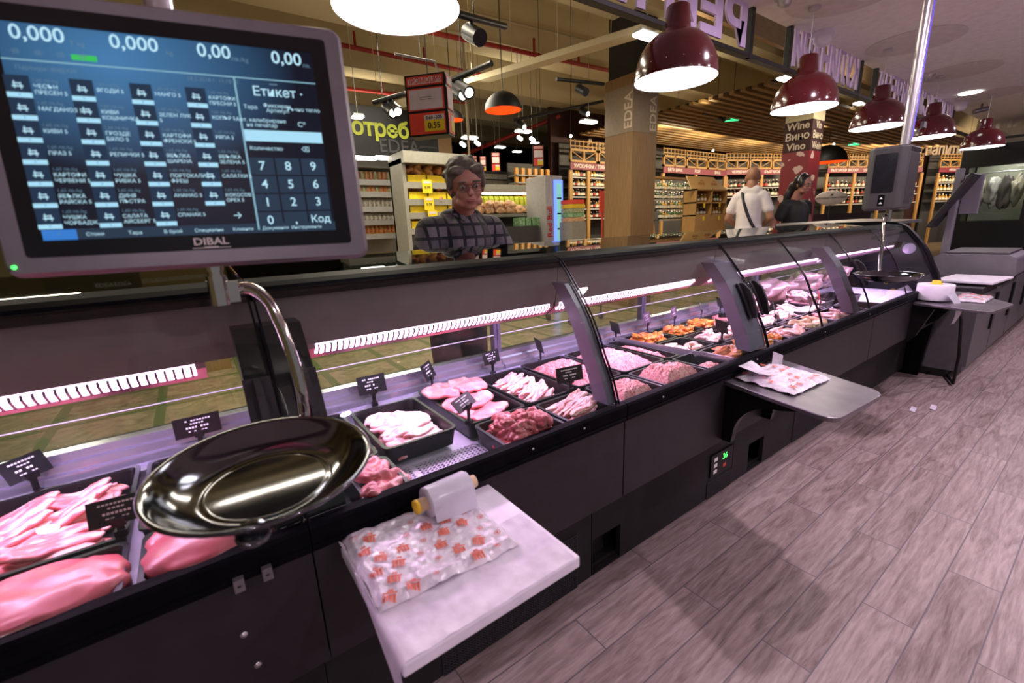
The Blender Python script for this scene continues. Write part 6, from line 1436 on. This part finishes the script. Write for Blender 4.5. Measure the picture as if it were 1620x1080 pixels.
def face_extras(H, t, k=1.0, body=None, glasses=False):
    for s_ in (-1, 1):
        p = MB(); p.ball((.032*s_*k, -.080*k, .006*k), .0115*k, 12, 8, 0, H); e_ = p.build('eye', 'eye_white', t, local=True)
        p = MB(); p.ball((.032*s_*k, -.088*k, .005*k), .0058*k, 10, 8, 0, H); p.build('iris', 'eye_dark', e_, local=True)
    p = MB(); p.ball((0, -.093*k, -.060*k), (.024*k, .008*k, .0075*k), 12, 8, 0, H); p.build('lips', 'lips', t, local=True)
    p = MB()
    for s_ in (-1, 1): p.ball((.034*s_*k, -.092*k, .030*k), (.021*k, .006*k, .005*k), 12, 6, 0, H)
    p.build('eyebrows', 'hair_grey' if glasses else 'hair_black', t, local=True)
    if glasses:
        p = MB()
        for s_ in (-1, 1):
            p.tube([H @ Vector(((.034*s_+.026*math.cos(a))*k, -.108*k, (.002+.019*math.sin(a))*k)) for a in [2*PI*i/20 for i in range(21)]], .0016, 6, cap=False)
            p.tube([H @ Vector((.060*s_*k, -.106*k, .006*k)), H @ Vector((.080*s_*k, .01*k, .006*k))], .0016, 6)
        p.tube([H @ Vector((-.009*k, -.11*k, .004*k)), H @ Vector((.009*k, -.11*k, .004*k))], .0016, 6); p.build('glasses', 'glasses', t, local=True)
# older person in plaid leaning on the glass
hp = at(738, 296, y=2.16); rootp = Vector((hp.x+.03, 2.38, 0))
pe = thing('person', 'older person with grey hair and glasses in a dark plaid shirt leaning at the glass', 'person', rootp)
h = hp-rootp; H = Matrix.Translation(h) @ Matrix.Rotation(-.36, 4, 'Z') @ Matrix.Rotation(-.08, 4, 'Y') @ Matrix.Rotation(.14, 4, 'X') @ Matrix.Diagonal((1.14, 1.04, 1.02, 1))
sh = h.z-.150
B = MB(); head_parts(B, H, 1.0); caps(B, (h.x, h.y+.05, h.z-.07), .060, (.01, -.10, sh+.02), .066)
caps(B, (0, .02, .95), .15, (.01, -.07, sh-.15), .155)
for s_, el, wr in ((-1, (-.30, -.16, sh-.32), (-.10, -.50, sh-.34)), (1, (.35, -.14, sh-.33), (.16, -.55, sh-.35))):
    caps(B, (.20*s_+.01, -.07, sh-.06), .055, el, .043); caps(B, el, .042, wr, .028); hand(B, wr, (-.5*s_, -.6, -.05), s_, (0, 0, 1))
    caps(B, (.09*s_, .05, .92), .085, (.10*s_, .03, .50), .058); caps(B, (.10*s_, .03, .50), .055, (.10*s_, .08, .09), .042); caps(B, (.10*s_, .08, .05), .04, (.11*s_, -.08, .04), .035)
blob(B, 'body', 'skin', pe, .0065, 4)
p = MB(); caps(p, (0, .03, .93), .20, (0, -.02, 1.12), .20); caps(p, (0, -.02, 1.12), .195, (.01, -.07, sh-.14), .175); caps(p, (-.15, -.075, sh-.07), .082, (.17, -.075, sh-.07), .082); caps(p, (-.06, -.07, sh-.02), .07, (.08, -.07, sh-.02), .07)
for s_, el, wr in ((-1, (-.30, -.16, sh-.32), (-.13, -.44, sh-.335)), (1, (.35, -.14, sh-.33), (.19, -.49, sh-.345))):
    caps(p, (.20*s_+.01, -.07, sh-.075), .085, el, .068); caps(p, el, .066, wr, .05)
blob(p, 'plaid_shirt', 'plaid', pe, .009, 4)
p = MB()
for s_ in (-1, 1): p.prism_z([(.015*s_, 0), (.085*s_, .05), (.06*s_, .10), (.0, .05)][::s_], 0, .012, 0, Matrix.Translation((h.x+.012, -.185+.0, sh-.03)) @ Matrix.Rotation(1.0, 4, 'X'))
p.build('collar', 'plaid', pe, local=True, bevel=.003)
p = MB()
for s_ in (-1, 1): caps(p, (.09*s_, .05, .93), .115, (.10*s_, .03, .50), .09); caps(p, (.10*s_, .03, .50), .088, (.10*s_, .08, .10), .075)
blob(p, 'trousers', 'trousers', pe, .012, 4)
p = MB()
rnd = random.Random(2)
def hb(c, r): p.ball(c, r, 14, 10, 0, H)
hb((0, .030, .055), (.090, .100, .095)); hb((0, .060, .0), (.088, .070, .085))
for i in range(46):
    a = rnd.uniform(-2.6, 2.6)+PI/2; e_ = rnd.uniform(.1, 1.3); c = (.083*math.cos(a)*math.cos(e_), .030+.095*math.sin(a)*math.cos(e_), .050+.093*math.sin(e_)); hb(c, (.024, .024, .020))
for s_ in (-1, 1): hb((.080*s_, -.002, .030), (.014, .030, .042)); hb((.05*s_, -.062, .088), (.035, .022, .022))
blob(p, 'hair', 'hair_grey', pe, .0065, 1)
face_extras(H, pe, 1.0, None, True)
# man in white polo seen from behind
mp = at(1190, 290, y=2.9); mr = Vector((mp.x, mp.y, 0)); az = math.atan2(mp.x, mp.y)
mn = thing('person', 'bald man in a white polo seen from behind with a black shoulder strap', 'person', mr, PI-az-.15+.0)
hz = at(1193, 277, y=2.9).z-.03; sh = hz-.145
B = MB(); Hm = Matrix.Translation((0, -.02, hz)) @ Matrix.Rotation(.25, 4, 'Z'); head_parts(B, Hm, 1.04); caps(B, (0, .02, hz-.08), .062, (0, .03, sh), .07)
caps(B, (0, .02, .95), .13, (0, .03, sh-.15), .12)
for s_, el, wr in ((-1, (-.235, .06, sh-.33), (-.12, -.18, sh-.44)), (1, (.235, .06, sh-.33), (.12, -.18, sh-.44))):
    caps(B, (.15*s_, .03, sh-.07), .052, el, .042); caps(B, el, .041, wr, .028); hand(B, wr, (-.6*s_, -.5, 0), s_, (0, 0, 1))
    caps(B, (.10*s_, .03, .92), .09, (.11*s_, .02, .5), .062); caps(B, (.11*s_, .02, .5), .06, (.11*s_, .05, .09), .045); caps(B, (.11*s_, .05, .05), .042, (.12*s_, -.12, .04), .036)
blob(B, 'body', 'skin_tan', mn, .009, 4)
p = MB(); caps(p, (0, .02, .95), .165, (0, .02, 1.15), .155); caps(p, (0, .02, 1.15), .15, (0, .03, sh-.16), .145); caps(p, (-.12, .03, sh-.075), .072, (.12, .03, sh-.075), .072); caps(p, (-.05, .03, sh-.02), .078, (.05, .03, sh-.02), .078)
for s_ in (-1, 1): caps(p, (.145*s_, .03, sh-.085), .066, (.205*s_, .05, sh-.23), .062)
blob(p, 'polo_shirt', 'polo_white', mn, .010, 5)
p = MB()
for s_ in (-1, 1): caps(p, (.10*s_, .03, .93), .12, (.11*s_, .02, .5), .092); caps(p, (.11*s_, .02, .5), .09, (.11*s_, .05, .10), .078)
blob(p, 'trousers', 'trousers', mn, .014, 4)
p = MB(); P_ = [(.09, .02, sh+.0), (.085, .085, sh-.02), (.07, .135, sh-.07), (.04, .172, sh-.16), (0, .182, sh-.27), (-.06, .172, sh-.40), (-.12, .13, sh-.50)]
p.tube(smooth_path(P_), .017, 8, flat=.35); p.build('shoulder_strap', 'strap', mn, local=True)
face_extras(Hm, mn, 1.04)
# dark haired woman in black
wp_ = at(1272, 291, y=2.55); wr_ = Vector((wp_.x-.02, wp_.y+.04, 0))
wm_ = thing('person', 'dark haired woman in a black shirt walking past the wine pillar', 'person', wr_, -.35)
hz = wp_.z-.01; sh = hz-.165
B = MB(); Hw = Matrix.Translation((.0, -.05, hz)) @ Matrix.Rotation(.1, 4, 'Z') @ Matrix.Rotation(.25, 4, 'X'); head_parts(B, Hw, .96); caps(B, (0, 0, hz-.08), .05, (0, .03, sh), .055); caps(B, (0, .02, .95), .13, (0, .03, sh-.15), .13)
for s_, el, wr in ((-1, (-.26, .10, sh-.30), (-.34, .02, sh-.52)), (1, (.23, .02, sh-.33), (.20, -.18, sh-.48))):
    caps(B, (.17*s_, .03, sh-.06), .048, el, .038); caps(B, el, .037, wr, .025); hand(B, wr, (0, -.6, -.5), s_, (0, -.5, .6))
    caps(B, (.08*s_, .03, .92), .085, (.09*s_, .02, .5), .055); caps(B, (.09*s_, .02, .5), .053, (.09*s_, .05, .09), .038); caps(B, (.09*s_, .05, .05), .036, (.09*s_, -.11, .04), .03)
blob(B, 'body', 'skin', wm_, .008, 4)
p = MB(); caps(p, (0, .02, .95), .155, (0, .02, 1.12), .145); caps(p, (0, .02, 1.12), .145, (0, .02, sh-.16), .155); caps(p, (-.14, .03, sh-.07), .07, (.14, .03, sh-.07), .07)
for s_ in (-1, 1): caps(p, (.17*s_, .03, sh-.08), .070, (.21*s_, .05, sh-.20), .064)
blob(p, 'black_shirt', 'shirt_black', wm_, .010, 5)
p = MB()
for s_ in (-1, 1): caps(p, (.08*s_, .03, .93), .11, (.09*s_, .02, .5), .08); caps(p, (.09*s_, .02, .5), .078, (.09*s_, .05, .10), .06)
blob(p, 'trousers', 'trousers', wm_, .014, 4)
p = MB()
def hb(c, r): p.ball(c, r, 14, 10, 0, Hw)
hb((0, .030, .045), (.084, .098, .086)); hb((0, .06, -.01), (.078, .07, .08)); hb((0, .12, -.06), (.05, .06, .09)); hb((-.02, .14, -.17), (.045, .045, .12)); hb((-.03, .14, -.28), (.03, .03, .09))
for s_ in (-1, 1): hb((.07*s_, -.01, .02), (.016, .04, .05))
blob(p, 'hair', 'hair_black', wm_, .008, 4)
p = MB(); p.tube([Hw @ Vector((.088*math.cos(a), .02+.01*math.sin(a), .045+.092*math.sin(a))) for a in [PI*i/14 for i in range(15)]], .006, 8); p.build('hair_band', 'steel', wm_, local=True)
p = MB(); p.tube(smooth_path([(-.12, .02, sh-.0), (-.13, .11, sh-.08), (-.06, .165, sh-.22), (.06, .165, sh-.40)]), .012, 8, flat=.5); p.build('bag_strap', 'strap', wm_, local=True)
face_extras(Hw, wm_, .96)
